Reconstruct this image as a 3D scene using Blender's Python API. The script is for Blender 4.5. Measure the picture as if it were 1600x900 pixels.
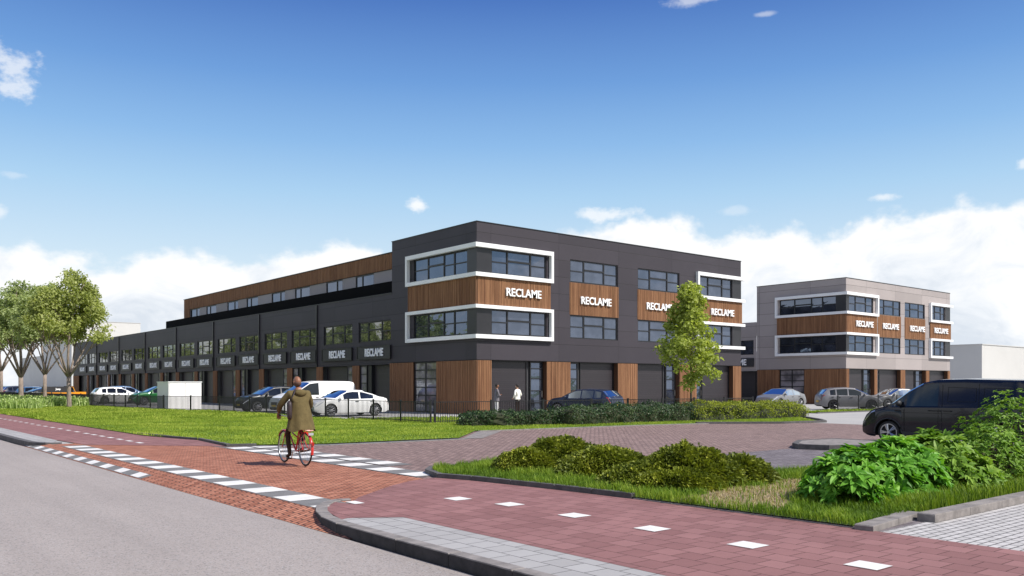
import bpy, bmesh, math, random
import numpy as np
from mathutils import Vector, Matrix, noise as mnoise
random.seed(7); rng = np.random.default_rng(11)
R = math.radians
for o in list(bpy.data.objects): bpy.data.objects.remove(o)
SC = bpy.context.scene; COL = SC.collection

# ------------------------------------------------------------------ camera
# world axes: x runs along the short lit facades, y along the long shaded facade
YAW = R(50.6); FX, FY = math.cos(YAW), math.sin(YAW); FPX = 1333.33; EYE = 1.7; HOR = 602.0
cam = bpy.data.cameras.new('camera'); camo = bpy.data.objects.new('camera', cam); COL.objects.link(camo)
camo.location = (0, 0, EYE); camo.rotation_euler = (R(90), 0, YAW - R(90))
cam.lens = 30; cam.sensor_width = 36; cam.shift_y = (HOR - 450) / 1600.0
cam.clip_start = .1; cam.clip_end = 6000
SC.camera = camo

# ------------------------------------------------------------------ sun, sky, exposure
SUN_EL = R(49); SUN_AZ = math.atan2(-.90, .43)       # light arrives from the right of the picture and a little from behind
sun = bpy.data.lights.new('sun', 'SUN'); sun.energy = 4.0; sun.angle = R(.53); sun.color = (1, .955, .88)
suno = bpy.data.objects.new('sun', sun); COL.objects.link(suno)
sd = Vector((math.cos(SUN_AZ) * math.cos(SUN_EL), math.sin(SUN_AZ) * math.cos(SUN_EL), math.sin(SUN_EL)))
suno.rotation_euler = sd.to_track_quat('Z', 'Y').to_euler(); suno.location = sd * 60
SC.view_settings.view_transform = 'Standard'; SC.view_settings.look = 'None'
SC.view_settings.exposure = .60; SC.view_settings.gamma = 1; SC.view_settings.use_curve_mapping = False

W = bpy.data.worlds.new('World'); SC.world = W; W.use_nodes = True
nt = W.node_tree; nt.nodes.clear()
class NT:
    """small helper for writing node graphs"""
    def __init__(s, tree): s.t = tree
    def n(s, typ, **kw):
        nd = s.t.nodes.new(typ)
        for k, v in kw.items(): setattr(nd, k, v)
        return nd
    def put(s, sock, v):
        if hasattr(v, 'is_output') or isinstance(v, bpy.types.NodeSocket): s.t.links.new(v, sock)
        else: sock.default_value = v
    def m(s, op, a, b=0.0, c=None, clamp=False):
        nd = s.n('ShaderNodeMath', operation=op, use_clamp=clamp)
        s.put(nd.inputs[0], a); s.put(nd.inputs[1], b)
        if c is not None: s.put(nd.inputs[2], c)
        return nd.outputs[0]
    def mix(s, f, a, b, mode='MIX'):
        nd = s.n('ShaderNodeMix', data_type='RGBA', blend_type=mode)
        s.put(nd.inputs[0], f)
        s.put(nd.inputs[6], a if not isinstance(a, tuple) else (a + (1,))[:4])
        s.put(nd.inputs[7], b if not isinstance(b, tuple) else (b + (1,))[:4])
        return nd.outputs[2]
    def ramp(s, f, stops, interp='LINEAR'):
        nd = s.n('ShaderNodeValToRGB'); cr = nd.color_ramp; cr.interpolation = interp
        while len(cr.elements) < len(stops): cr.elements.new(.5)
        for e, (p, c) in zip(cr.elements, sorted(stops, key=lambda q: q[0])):
            e.position = p; e.color = (c, c, c, 1) if not isinstance(c, tuple) else (c + (1,))[:4]
        s.put(nd.inputs[0], f); return nd.outputs[0]
    def noise(s, vec, scale, detail=4, rough=.55, dist=0.0, dims='3D'):
        nd = s.n('ShaderNodeTexNoise', noise_dimensions=dims)
        if vec is not None: s.put(nd.inputs['Vector'], vec)
        nd.inputs['Scale'].default_value = scale; nd.inputs['Detail'].default_value = detail
        nd.inputs['Roughness'].default_value = rough; nd.inputs['Distortion'].default_value = dist
        return nd.outputs[0]
    def smooth(s, v, a, b):
        nd = s.n('ShaderNodeMapRange', interpolation_type='SMOOTHSTEP')
        s.put(nd.inputs[0], v); s.put(nd.inputs[1], a); s.put(nd.inputs[2], b); nd.inputs[3].default_value = 0; nd.inputs[4].default_value = 1
        return nd.outputs[0]

g = NT(nt)
sky = g.n('ShaderNodeTexSky', sky_type='NISHITA'); sky.sun_disc = False; sky.sun_elevation = SUN_EL
sky.sun_rotation = R(90) - SUN_AZ; sky.air_density = 1.0; sky.dust_density = .4; sky.ozone_density = 3.0
tc = g.n('ShaderNodeTexCoord'); gen = tc.outputs['Generated']
sep = g.n('ShaderNodeSeparateXYZ'); g.put(sep.inputs[0], gen)
hl = g.m('SQRT', g.m('ADD', g.m('MULTIPLY', sep.outputs[0], sep.outputs[0]), g.m('MULTIPLY', sep.outputs[1], sep.outputs[1])))
el = g.m('DIVIDE', sep.outputs[2], g.m('MAXIMUM', hl, .02))                     # tangent of elevation
az = g.m('SUBTRACT', YAW, g.m('ARCTAN2', sep.outputs[1], sep.outputs[0]))       # + to the right of north-east
azn = g.m('MULTIPLY_ADD', az, 1 / R(80), .5, clamp=True)
def pa(x): return math.atan((x - 800) / FPX) / R(80) + .5
def pe(x, y): return (HOR - y) / FPX * math.cos(math.atan((x - 800) / FPX))
prof = [(0, 372), (45, 385), (70, 398), (130, 396), (165, 402), (270, 402), (370, 418), (400, 408), (450, 398), (515, 372), (560, 384),
        (640, 392), (760, 380), (880, 366), (925, 352), (1000, 345), (1045, 336), (1075, 346), (1095, 365), (1135, 362), (1190, 357),
        (1262, 362), (1280, 382), (1300, 364), (1345, 341), (1400, 322), (1490, 310), (1560, 296), (1600, 300)]
top = g.ramp(azn, [(pa(x), pe(x, y) * 4) for x, y in prof], 'B_SPLINE')
back = g.smooth(g.m('ABSOLUTE', az), R(42), R(60))                              # away from the photographed part: free clouds
top = g.m('MULTIPLY', top, g.m('SUBTRACT', .25, g.m('MULTIPLY', back, .20)))
# soft sky gradient: the atmosphere, plus a deeper blue higher up as in the photograph
c_hi, c_lo = (.060, .165, .50), (.52, .74, .97)
# billows: domain for cloud noise (direction, stretched vertically)
mp = g.n('ShaderNodeVectorMath', operation='MULTIPLY'); g.put(mp.inputs[0], gen); mp.inputs[1].default_value = (1, 1, 1.5)
n1 = g.noise(mp.outputs[0], 14, 8, .55); n2 = g.noise(mp.outputs[0], 4.5, 6, .55, .3); n3 = g.noise(mp.outputs[0], 34, 6, .6)
edge = g.m('ADD', g.m('SUBTRACT', top, el), g.m('ADD', g.m('MULTIPLY', g.m('SUBTRACT', n1, .5), .072), g.m('MULTIPLY', g.m('SUBTRACT', n3, .5), .026)))
m_bank = g.smooth(g.m('ADD', edge, g.m('MULTIPLY', g.m('SUBTRACT', n2, .5), .07)), -.003, .016)
free = g.m('MULTIPLY', g.smooth(n2, .45, .55), g.m('MULTIPLY', back, g.m('SUBTRACT', 1, g.smooth(el, .75, 1.5))))
mask = g.m('MAXIMUM', m_bank, free)
def blob(x, y, rx, ry, amt, rag=1.0):
    a0 = math.atan((x - 800) / FPX); e0 = pe(x, y)
    dx = g.m('DIVIDE', g.m('SUBTRACT', az, a0), rx / FPX); dy = g.m('DIVIDE', g.m('SUBTRACT', el, e0), ry / FPX)
    d = g.m('SQRT', g.m('ADD', g.m('MULTIPLY', dx, dx), g.m('MULTIPLY', dy, dy)))
    v = g.m('SUBTRACT', g.m('ADD', 1, g.m('MULTIPLY', g.m('SUBTRACT', n3, .5), 2.6 * rag)), d)
    return g.m('MULTIPLY', g.smooth(v, 0, .8), amt)
for b in [(652, 318, 22, 16, .85), (945, 337, 60, 14, .7), (1380, 308, 20, 7, .6), (1085, -2, 55, 14, .45), (1196, 22, 22, 6, .35, .6),
          (8, 105, 40, 42, .6, 1.3), (-4, 330, 14, 18, .5), (25, 273, 32, 8, .25), (1598, 255, 14, 12, .6), (1140, 330, 40, 9, .25)]:
    mask = g.m('MAXIMUM', mask, blob(*b))
grad = g.ramp(g.m('MULTIPLY', el, 1.5, clamp=True), [(0, (.80, .90, .97)), (.20, (.70, .86, .98)), (.33, (.45, .70, .95)), (.42, (.29, .54, .89)), (.53, (.165, .37, .77)), (.68, (.070, .19, .57)), (1, (.04, .12, .44))])
skyc = g.mix(.86, sky.outputs[0], g.mix(1.0, grad, (9.4, 9.4, 9.4), 'MULTIPLY'))
shade = g.m('ADD', g.m('MULTIPLY', g.noise(mp.outputs[0], 11, 8, .6, .6), 1.25), g.m('MULTIPLY', g.m('SUBTRACT', .05, g.m('MINIMUM', edge, .05)), 4.0))
cl = g.ramp(shade, [(.46, (6.9, 7.5, 8.3)), (.60, (8.4, 8.8, 9.3)), (.76, (9.7, 9.75, 9.8))])
final = g.mix(mask, skyc, cl)
bg = g.n('ShaderNodeBackground'); g.put(bg.inputs[0], final); bg.inputs[1].default_value = .07
wo = g.n('ShaderNodeOutputWorld'); nt.links.new(bg.outputs[0], wo.inputs[0])

# ------------------------------------------------------------------ helpers
def G(px, py, z=0.0):
    """point on the plane z seen at a pixel of the 1600 x 900 photograph (used to survey the ground plan)"""
    d = FPX * (EYE - z) / (py - HOR); X = (px - 800) / FPX * d
    return (d * FX + X * FY, d * FY - X * FX)
def VU(px, u): r = (px - 800) / FPX; return u / (FX + r * FY) * (FY - r * FX)
def UV(px, v): r = (px - 800) / FPX; return v / (FY - r * FX) * (FX + r * FY)

def tag(o, label=None, cat=None, group=None, kind=None):
    if label: o['label'] = label
    if cat: o['category'] = cat
    if group: o['group'] = group
    if kind: o['kind'] = kind
    return o
def thing(name, label, cat, loc=(0, 0, 0), rz=0, group=None):
    o = bpy.data.objects.new(name, None); COL.objects.link(o); o.location = loc; o.rotation_euler = (0, 0, rz)
    o.empty_display_size = .3
    return tag(o, label, cat, group)
def copy_tree(o, parent=None):
    c = o.copy(); COL.objects.link(c); c.parent = parent
    for ch in [k for k in bpy.data.objects if k.parent == o]: copy_tree(ch, c)
    return c
class MB:
    def __init__(s): s.v = []; s.f = []; s.mi = []
    def face(s, pts, m=0):
        i = len(s.v); s.v += [tuple(p) for p in pts]; s.f.append(tuple(range(i, i + len(pts)))); s.mi.append(m)
    def box(s, a, b, m=0):
        x0, x1 = sorted((a[0], b[0])); y0, y1 = sorted((a[1], b[1])); z0, z1 = sorted((a[2], b[2]))
        i = len(s.v)
        s.v += [(x0, y0, z0), (x1, y0, z0), (x1, y1, z0), (x0, y1, z0), (x0, y0, z1), (x1, y0, z1), (x1, y1, z1), (x0, y1, z1)]
        for q in [(0, 3, 2, 1), (4, 5, 6, 7), (0, 1, 5, 4), (1, 2, 6, 5), (2, 3, 7, 6), (3, 0, 4, 7)]:
            s.f.append(tuple(i + k for k in q)); s.mi.append(m)
    def bar(s, p, q, w, h, m=0):
        """square bar from p to q (any direction)"""
        s.tube([p, q], [w * .7071, w * .7071], 4, m, rot=R(45), sy=h / w)
    def tube(s, pts, rad, n=8, m=0, rot=0.0, sy=1.0, caps=True):
        pts = [Vector(p) for p in pts]; i0 = len(s.v); up = Vector((0, 0, 1))
        for k, p in enumerate(pts):
            d = (pts[min(k + 1, len(pts) - 1)] - pts[max(k - 1, 0)])
            d = d.normalized() if d.length > 1e-9 else Vector((0, 0, 1))
            ref = up if abs(d.z) < .95 else Vector((1, 0, 0))
            a = d.cross(ref).normalized(); b = a.cross(d).normalized()
            for j in range(n):
                t = 2 * math.pi * j / n + rot
                s.v.append(tuple(p + a * (math.cos(t) * rad[k]) + b * (math.sin(t) * rad[k] * sy)))
        for k in range(len(pts) - 1):
            for j in range(n):
                a, b = i0 + k * n + j, i0 + k * n + (j + 1) % n
                s.f.append((a, b, b + n, a + n)); s.mi.append(m)
        if caps:
            s.f.append(tuple(i0 + j for j in reversed(range(n)))); s.mi.append(m)
            s.f.append(tuple(i0 + (len(pts) - 1) * n + j for j in range(n))); s.mi.append(m)
    def torus(s, c, Rr, r, axis='y', n=32, k=8, m=0, sq=1.0):
        i0 = len(s.v)
        for a in range(n):
            t = 2 * math.pi * a / n
            for b in range(k):
                p = 2 * math.pi * b / k; rr = Rr + r * math.cos(p); w = r * sq * math.sin(p)
                x, z = rr * math.cos(t), rr * math.sin(t)
                s.v.append((c[0] + x, c[1] + w, c[2] + z) if axis == 'y' else (c[0] + x, c[1] + z, c[2] + w))
        for a in range(n):
            for b in range(k):
                A = i0 + a * k + b; B = i0 + a * k + (b + 1) % k; Cc = i0 + ((a + 1) % n) * k + (b + 1) % k; D = i0 + ((a + 1) % n) * k + b
                s.f.append((A, B, Cc, D)); s.mi.append(m)
    def ell(s, c, r, m=0, nu=16, nv=10, rot=None, fn=None):
        i0 = len(s.v)
        for a in range(nv + 1):
            ph = math.pi * a / nv
            for b in range(nu):
                t = 2 * math.pi * b / nu
                p = Vector((math.sin(ph) * math.cos(t), math.sin(ph) * math.sin(t), math.cos(ph)))
                if fn: p = fn(p)
                p = Vector((p.x * r[0], p.y * r[1], p.z * r[2]))
                if rot: p = rot @ p
                s.v.append(tuple(p + Vector(c)))
        for a in range(nv):
            for b in range(nu):
                A = i0 + a * nu + b; B = i0 + a * nu + (b + 1) % nu
                s.f.append((A, A + nu, B + nu, B)); s.mi.append(m)
    def build(s, name, mats, parent=None, smooth=False, loc=None, rz=None):
        me = bpy.data.meshes.new(name); me.from_pydata(s.v, [], s.f)
        if not isinstance(mats, (list, tuple)): mats = [mats]
        for q in mats: me.materials.append(q)
        if len(mats) > 1: me.polygons.foreach_set('material_index', s.mi)
        if smooth:
            me.polygons.foreach_set('use_smooth', [True] * len(me.polygons))
            if smooth != 'full': me.set_sharp_from_angle(angle=R(38))
        me.validate(); me.update()
        o = bpy.data.objects.new(name, me); COL.objects.link(o); o.parent = parent
        if loc: o.location = loc
        if rz is not None: o.rotation_euler = (0, 0, rz)
        return o
def npmesh(name, verts, nper, mats, parent=None, rnd=None, smooth=False, midx=None):
    """many loose polygons with nper corners each (verts: (N*nper,3)); optional random value per polygon"""
    N = len(verts) // nper; me = bpy.data.meshes.new(name)
    me.vertices.add(len(verts)); me.vertices.foreach_set('co', np.ascontiguousarray(verts, dtype=np.float32).ravel())
    me.loops.add(N * nper); me.loops.foreach_set('vertex_index', np.arange(N * nper, dtype=np.int32))
    me.polygons.add(N); me.polygons.foreach_set('loop_start', np.arange(0, N * nper, nper, dtype=np.int32))
    try: me.polygons.foreach_set('loop_total', np.full(N, nper, dtype=np.int32))
    except Exception: pass
    if not isinstance(mats, (list, tuple)): mats = [mats]
    for q in mats: me.materials.append(q)
    if midx is not None: me.polygons.foreach_set('material_index', midx.astype(np.int32))
    if rnd is not None:
        at = me.attributes.new('rnd', 'FLOAT', 'FACE'); at.data.foreach_set('value', rnd.astype(np.float32))
    if smooth: me.polygons.foreach_set('use_smooth', np.ones(N, dtype=bool))
    me.update(calc_edges=True); 
    o = bpy.data.objects.new(name, me); COL.objects.link(o); o.parent = parent
    return o

# ------------------------------------------------------------------ materials
MATS = {}
def newmat(name):
    m = bpy.data.materials.new(name); m.use_nodes = True; t = m.node_tree; t.nodes.clear()
    h = NT(t); b = h.n('ShaderNodeBsdfPrincipled'); o = h.n('ShaderNodeOutputMaterial'); t.links.new(b.outputs[0], o.inputs[0])
    MATS[name] = m; return m, h, b, o
def pos(h, obj=False):
    if obj: return h.n('ShaderNodeTexCoord').outputs['Object']
    return h.n('ShaderNodeNewGeometry').outputs['Position']
def bump(h, b, height, strength=.3, dist=.02):
    n = h.n('ShaderNodeBump'); n.inputs['Strength'].default_value = strength; n.inputs['Distance'].default_value = dist
    h.put(n.inputs['Height'], height); h.t.links.new(n.outputs[0], b.inputs['Normal'])
def pm(name, col, rough=.5, metal=0., var=.0, vs=3., bmp=0., bs=60., obj=False, coat=0., spec=.5, bd=.01):
    m, h, b, o = newmat(name); p = pos(h, obj)
    b.inputs['Roughness'].default_value = rough; b.inputs['Metallic'].default_value = metal
    b.inputs['Coat Weight'].default_value = coat; b.inputs['Coat Roughness'].default_value = .03
    b.inputs['Specular IOR Level'].default_value = spec
    if var:
        f = h.noise(p, vs, 5, .6); lo = tuple(c * (1 - var) for c in col); hi = tuple(min(1, c * (1 + var)) for c in col)
        h.put(b.inputs['Base Color'], h.mix(h.smooth(f, .3, .7), lo, hi))
    else: b.inputs['Base Color'].default_value = col + (1,)
    if bmp: bump(h, b, h.noise(p, bs, 4, .6), bmp, bd)
    return m
def emit_none(): pass

# cladding panels: thin horizontal joints every 1.06 m
def panel_mat(name, col, step=1.06, z0=3.18):
    m, h, b, o = newmat(name); p = pos(h); s = h.n('ShaderNodeSeparateXYZ'); h.put(s.inputs[0], p)
    fz = h.m('FRACT', h.m('DIVIDE', h.m('SUBTRACT', s.outputs[2], z0 - .001), step))
    line = h.m('LESS_THAN', fz, .026)
    fh = h.m('FRACT', h.m('DIVIDE', h.m('ADD', s.outputs[0], s.outputs[1]), 5.41)); vl = h.m('LESS_THAN', fh, .004)
    line = h.m('MAXIMUM', line, vl)
    idn = h.n('ShaderNodeTexWhiteNoise', noise_dimensions='2D'); cv = h.n('ShaderNodeCombineXYZ')
    h.put(cv.inputs[0], h.m('FLOOR', h.m('DIVIDE', h.m('SUBTRACT', s.outputs[2], z0), step)))
    h.put(cv.inputs[1], h.m('FLOOR', h.m('DIVIDE', h.m('ADD', s.outputs[0], s.outputs[1]), 5.41))); h.put(idn.inputs['Vector'], cv.outputs[0])
    f = h.m('ADD', h.m('MULTIPLY', h.noise(p, .5, 5, .6), .6), h.m('MULTIPLY', idn.outputs[0], .4))
    base = h.mix(h.smooth(f, .25, .8), tuple(c * .9 for c in col), tuple(c * 1.1 for c in col))
    h.put(b.inputs['Base Color'], h.mix(line, base, tuple(c * .35 for c in col)))
    b.inputs['Roughness'].default_value = .5; b.inputs['Specular IOR Level'].default_value = .25
    bump(h, b, h.m('SUBTRACT', h.m('MULTIPLY', h.noise(p, 1.2, 2), .25), line), .5, .012)
    return m
M_dark = panel_mat('cladding_dark', (.047, .041, .0495))
M_grey = panel_mat('cladding_grey', (.335, .295, .285))
M_lgrey = panel_mat('cladding_light', (.30, .27, .28), 1.6, 8.2)
M_black = pm('black_frame', (.012, .012, .014), .4)
M_rail = pm('railing_black', (.004, .004, .005), .85, spec=.08)
M_dpanel = pm('dark_infill', (.020, .019, .022), .35, var=.12)
M_white = pm('white_trim', (.80, .80, .80), .4, var=.03, vs=.8)
M_letters = pm('sign_letters', (.90, .90, .90), .4)
M_board = pm('sign_board', (.026, .025, .029), .45, var=.1)
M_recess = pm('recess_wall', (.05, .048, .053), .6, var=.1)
M_roof = pm('roof_felt', (.12, .12, .12), .9, var=.15)
def wood_mat(name, c1, c2):
    m, h, b, o = newmat(name); p = pos(h)
    mpn = h.n('ShaderNodeVectorMath', operation='MULTIPLY'); h.put(mpn.inputs[0], p); mpn.inputs[1].default_value = (9, 9, .35)
    f1 = h.noise(mpn.outputs[0], 1.0, 3, .6); f2 = h.noise(mpn.outputs[0], 7, 4, .6)
    f = h.m('ADD', h.m('MULTIPLY', f1, .65), h.m('MULTIPLY', f2, .35))
    h.put(b.inputs['Base Color'], h.mix(h.smooth(f, .32, .68), c1, c2)); b.inputs['Roughness'].default_value = .7; b.inputs['Specular IOR Level'].default_value = .2
    bump(h, b, f2, .2, .004); return m
M_wood = wood_mat('timber_slats', (.182, .084, .044), (.335, .175, .090))
M_woodb = pm('timber_back', (.085, .036, .016), .8)
# sectional door: wide horizontal ribs
def door_mat(name, col, step=.5):
    m, h, b, o = newmat(name); p = pos(h); s = h.n('ShaderNodeSeparateXYZ'); h.put(s.inputs[0], p)
    fz = h.m('FRACT', h.m('DIVIDE', s.outputs[2], step)); line = h.m('LESS_THAN', fz, .035)
    fine = h.m('FRACT', h.m('DIVIDE', s.outputs[2], .125))
    h.put(b.inputs['Base Color'], h.mix(line, col, tuple(c * 1.8 for c in col))); b.inputs['Roughness'].default_value = .4
    bump(h, b, h.m('ADD', h.m('GREATER_THAN', fine, .12), line), .35, .01); return m
M_garage = door_mat('sectional_door', (.024, .0195, .023))
# glass of the buildings: dark solar glazing with slightly uneven reflections
def glass_mat(name, base, ior=1.9, refl=(.82, .9, 1.0), wob=.04):
    m, h, b, o = newmat(name); h.t.nodes.remove(b); p = pos(h)
    gl = h.n('ShaderNodeBsdfGlossy'); gl.inputs['Roughness'].default_value = .015; gl.inputs['Color'].default_value = refl + (1,)
    df = h.n('ShaderNodeBsdfDiffuse')
    h.put(df.inputs['Color'], h.mix(h.smooth(h.noise(p, .9, 3, .6), .35, .65), tuple(c * .6 for c in base), tuple(c * 1.5 for c in base)))
    fr = h.n('ShaderNodeFresnel'); fr.inputs['IOR'].default_value = ior
    bp = h.n('ShaderNodeBump'); bp.inputs['Strength'].default_value = wob; bp.inputs['Distance'].default_value = .05
    h.put(bp.inputs['Height'], h.noise(p, 1.3, 3, .5)); h.t.links.new(bp.outputs[0], gl.inputs['Normal'])
    mx = h.n('ShaderNodeMixShader'); h.t.links.new(fr.outputs[0], mx.inputs[0]); h.t.links.new(df.outputs[0], mx.inputs[1]); h.t.links.new(gl.outputs[0], mx.inputs[2])
    h.t.links.new(mx.outputs[0], o.inputs[0]); return m
M_glass = glass_mat('facade_glass', (.030, .034, .046), 2.5, (.60, .72, .95))
M_glassg = glass_mat('long_facade_glass', (.05, .052, .05), 2.7, (.95, .97, .95))
M_glassd = glass_mat('ground_floor_glass', (.20, .18, .19), 1.9)
M_cglass = glass_mat('vehicle_glass', (.010, .012, .016), 1.6, (.58, .66, .74), .0)
# ------------------------------------------------------------------ paving materials
def brick_mat(name, bw, bh, c1, c2, mortar, msize=.006, rot=0., rough=.8, off=.5, var=.25, bstr=.5, squash=1.0, tint=None, seed=0):
    m, h, b, o = newmat(name); p = pos(h)
    mpn = h.n('ShaderNodeMapping'); mpn.inputs['Rotation'].default_value = (0, 0, rot); h.put(mpn.inputs[0], p); mpn.inputs['Location'].default_value = (seed, seed * .7, 0)
    bt = h.n('ShaderNodeTexBrick'); bt.offset = off; h.put(bt.inputs['Vector'], mpn.outputs[0])
    bt.inputs['Scale'].default_value = 1; bt.inputs['Brick Width'].default_value = bw; bt.inputs['Row Height'].default_value = bh
    bt.inputs['Mortar Size'].default_value = msize; bt.inputs['Mortar Smooth'].default_value = .15; bt.inputs['Bias'].default_value = 0
    bt.inputs['Color1'].default_value = c1 + (1,); bt.inputs['Color2'].default_value = c2 + (1,); bt.inputs['Mortar'].default_value = mortar + (1,)
    big = h.noise(p, .45, 5, .6); fine = h.noise(p, 55, 3, .7); mid = h.noise(p, 5, 4, .6)
    f = h.m('ADD', h.m('MULTIPLY', big, .5), h.m('ADD', h.m('MULTIPLY', fine, .25), h.m('MULTIPLY', mid, .25)))
    mul = h.m('MULTIPLY_ADD', h.m('SUBTRACT', f, .5), var * 4, 1.0)
    cc = h.n('ShaderNodeCombineXYZ'); [h.put(cc.inputs[k], mul) for k in range(3)]
    h.put(b.inputs['Base Color'], h.mix(1.0, bt.outputs[0], cc.outputs[0], 'MULTIPLY'))
    b.inputs['Roughness'].default_value = rough; b.inputs['Specular IOR Level'].default_value = .25
    bump(h, b, h.m('ADD', h.m('MULTIPLY', h.m('SUBTRACT', 1, bt.outputs[1]), 1.0), h.m('MULTIPLY', fine, .3)), bstr, .008); return m
M_brick = brick_mat('crossing_bricks', .21, .098, (.27, .098, .056), (.46, .20, .125), (.060, .032, .026), .011, 0, var=.22)
M_clink = brick_mat('driveway_clinkers', .21, .105, (.190, .128, .116), (.310, .215, .195), (.050, .038, .035), .012, R(90), var=.15)
M_purple = brick_mat('parking_clinkers', .21, .105, (.125, .108, .115), (.20, .175, .185), (.06, .05, .052), .008, 0, var=.12)
M_redtile = brick_mat('cycle_path_tiles', .30, .30, (.200, .096, .092), (.258, .130, .125), (.055, .024, .022), .0055, R(90), var=.2)
M_greytile = brick_mat('grey_tiles', .30, .30, (.30, .29, .285), (.35, .34, .335), (.075, .07, .07), .006, R(90), var=.10)
M_whitepave = brick_mat('white_blocks', .21, .105, (.38, .365, .355), (.47, .45, .44), (.09, .085, .085), .010, 0, var=.08, seed=.3)
M_yard = brick_mat('yard_concrete', 2.0, 2.0, (.34, .33, .32), (.37, .36, .345), (.22, .21, .20), .012, 0, var=.07, bstr=.1)
def asphalt_mat():
    m, h, b, o = newmat('asphalt'); p = pos(h)
    big = h.noise(p, .25, 5, .6); fine = h.noise(p, 120, 2, .8); mid = h.noise(p, 28, 3, .7)
    st = h.n('ShaderNodeVectorMath', operation='MULTIPLY'); h.put(st.inputs[0], p); st.inputs[1].default_value = (1.6, .12, 1); trk = h.noise(st.outputs[0], 1, 3, .6)
    v = h.m('ADD', h.m('MULTIPLY', big, .35), h.m('ADD', h.m('MULTIPLY', mid, .25), h.m('MULTIPLY', trk, .4)))
    c = h.mix(h.smooth(v, .3, .7), (.272, .240, .224), (.345, .305, .285))
    vo = h.n('ShaderNodeTexVoronoi'); h.put(vo.inputs['Vector'], p); vo.inputs['Scale'].default_value = 70
    sp = h.n('ShaderNodeSeparateColor'); h.put(sp.inputs[0], vo.outputs['Color'])
    c = h.mix(h.m('MULTIPLY', h.smooth(sp.outputs[0], .80, .9), .5), c, (.09, .088, .09))
    c = h.mix(h.m('MULTIPLY', h.smooth(sp.outputs[1], .86, .95), .5), c, (.38, .37, .37))
    h.put(b.inputs['Base Color'], c); b.inputs['Roughness'].default_value = .85; b.inputs['Specular IOR Level'].default_value = .2
    bump(h, b, h.m('ADD', fine, h.m('MULTIPLY', vo.outputs[0], .8)), .35, .01); return m
M_asph = asphalt_mat()
M_kerb = pm('kerb_concrete', (.20, .18, .17), .85, var=.25, vs=5, bmp=.4, bs=70)
M_kerbd = pm('kerb_dark', (.085, .08, .08), .85, var=.25, vs=6, bmp=.3, bs=60)
M_paint = pm('road_paint', (.66, .64, .61), .6, var=.10, vs=4, bmp=.2, bs=90)
M_band = pm('grey_band', (.155, .15, .148), .85, var=.12, vs=3, bmp=.3, bs=90)
M_soil = pm('turf_soil', (.055, .085, .018), .95, var=.4, vs=2.0, bmp=.6, bs=20, bd=.03)
M_soil2 = pm('lawn_soil', (.12, .20, .025), .95, var=.25, vs=.9, bmp=.6, bs=12, bd=.03)
M_dirt = pm('dry_soil', (.24, .185, .12), .95, var=.3, vs=6, bmp=.6, bs=30, bd=.02)
M_field = pm('field', (.10, .15, .035), .95, var=.35, vs=.05)

def sheet(name, pts, z, mat, kind='structure'):
    mb = MB(); mb.face([(p[0], p[1], z if len(p) < 3 else p[2]) for p in pts]); o = mb.build(name, mat)
    me = o.data
    if me.polygons[0].normal.z < 0: me.flip_normals()
    return tag(o, kind=kind)
# ------------------------------------------------------------------ ground plan
sheet('ground', [(-2500, -2500), (2500, -2500), (2500, 2500), (-2500, 2500)], -.16, M_field)
sheet('road', [(-7.5, -60), (4.9, -60), (4.9, 420), (-7.5, 420)], -.12, M_asph)
sheet('yard', [(5.36, -60), (420, -60), (420, 420), (5.36, 420)], -.012, M_yard)
# brick driveway, parking bays, crossing
sheet('driveway', [(8.6, 13.0), (34.9, 13.0), (35.2, 19), (35.2, 21.0), (31.4, 24.9), (20, 25.2), (8.6, 25.8)], -.004, M_clink)
sheet('parking_bays', [(9.6, 4.9), (60, 4.9), (60, 13.0), (9.6, 13.0)], -.006, M_purple)
sheet('drive_apron', [(35.2, 13), (60, 13), (60, 19), (35.2, 19)], -.006, M_purple)
sheet('brick_crossing', [(5.36, 10.2), (8.62, 10.2), (8.62, 26.2), (8.62, 27.4), (5.36, 27.4)], 0.0, M_brick)
sheet('crossing_ramp', [(4.9, 9.0, -.116), (5.36, 9.0, -.001), (5.36, 29.6, -.001), (4.9, 29.6, -.116)], 0, M_brick)
def arc(c, r, a0, a1, n=10): return [(c[0] + r * math.cos(R(a0 + (a1 - a0) * k / n)), c[1] + r * math.sin(R(a0 + (a1 - a0) * k / n))) for k in range(n + 1)]
tb = [(5.96, 10.9), (6.4, 11.45), (7.0, 11.95), (7.6, 12.45), (8.2, 12.83), (8.7, 12.98)]
sheet('cycle_path', [(5.88, -30), (9.56, -30), (9.56, 5.2), (9.5, 8.6), (9.3, 11.9), (8.95, 12.98)] + tb[::-1] + [(5.88, 11.2), (5.6, 10.9), (5.35, 10.4), (5.18, 9.7), (5.3, 9.76), (5.88, 9.36)], .006, M_redtile)
sheet('cycle_path', [(5.86, 29.2), (6.05, 26.5), (8.9, 23.4), (9.25, 26.45), (8.65, 30), (8.6, 400), (5.86, 400)], .006, M_redtile)
sheet('footway_strip', [(5.09, -30), (5.88, -30), (5.88, 9.35), (5.3, 9.75), (5.15, 9.7), (5.09, 9.3)], .004, M_greytile)
sheet('footway_strip', [(4.98, 28.4), (5.5, 27.9), (5.86, 29.2), (5.86, 400), (4.98, 400)], .004, M_greytile)
sheet('white_block_paving', [(9.58, -30), (60, -30), (60, 4.95), (9.58, 4.95)], -.002, M_whitepave)
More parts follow.
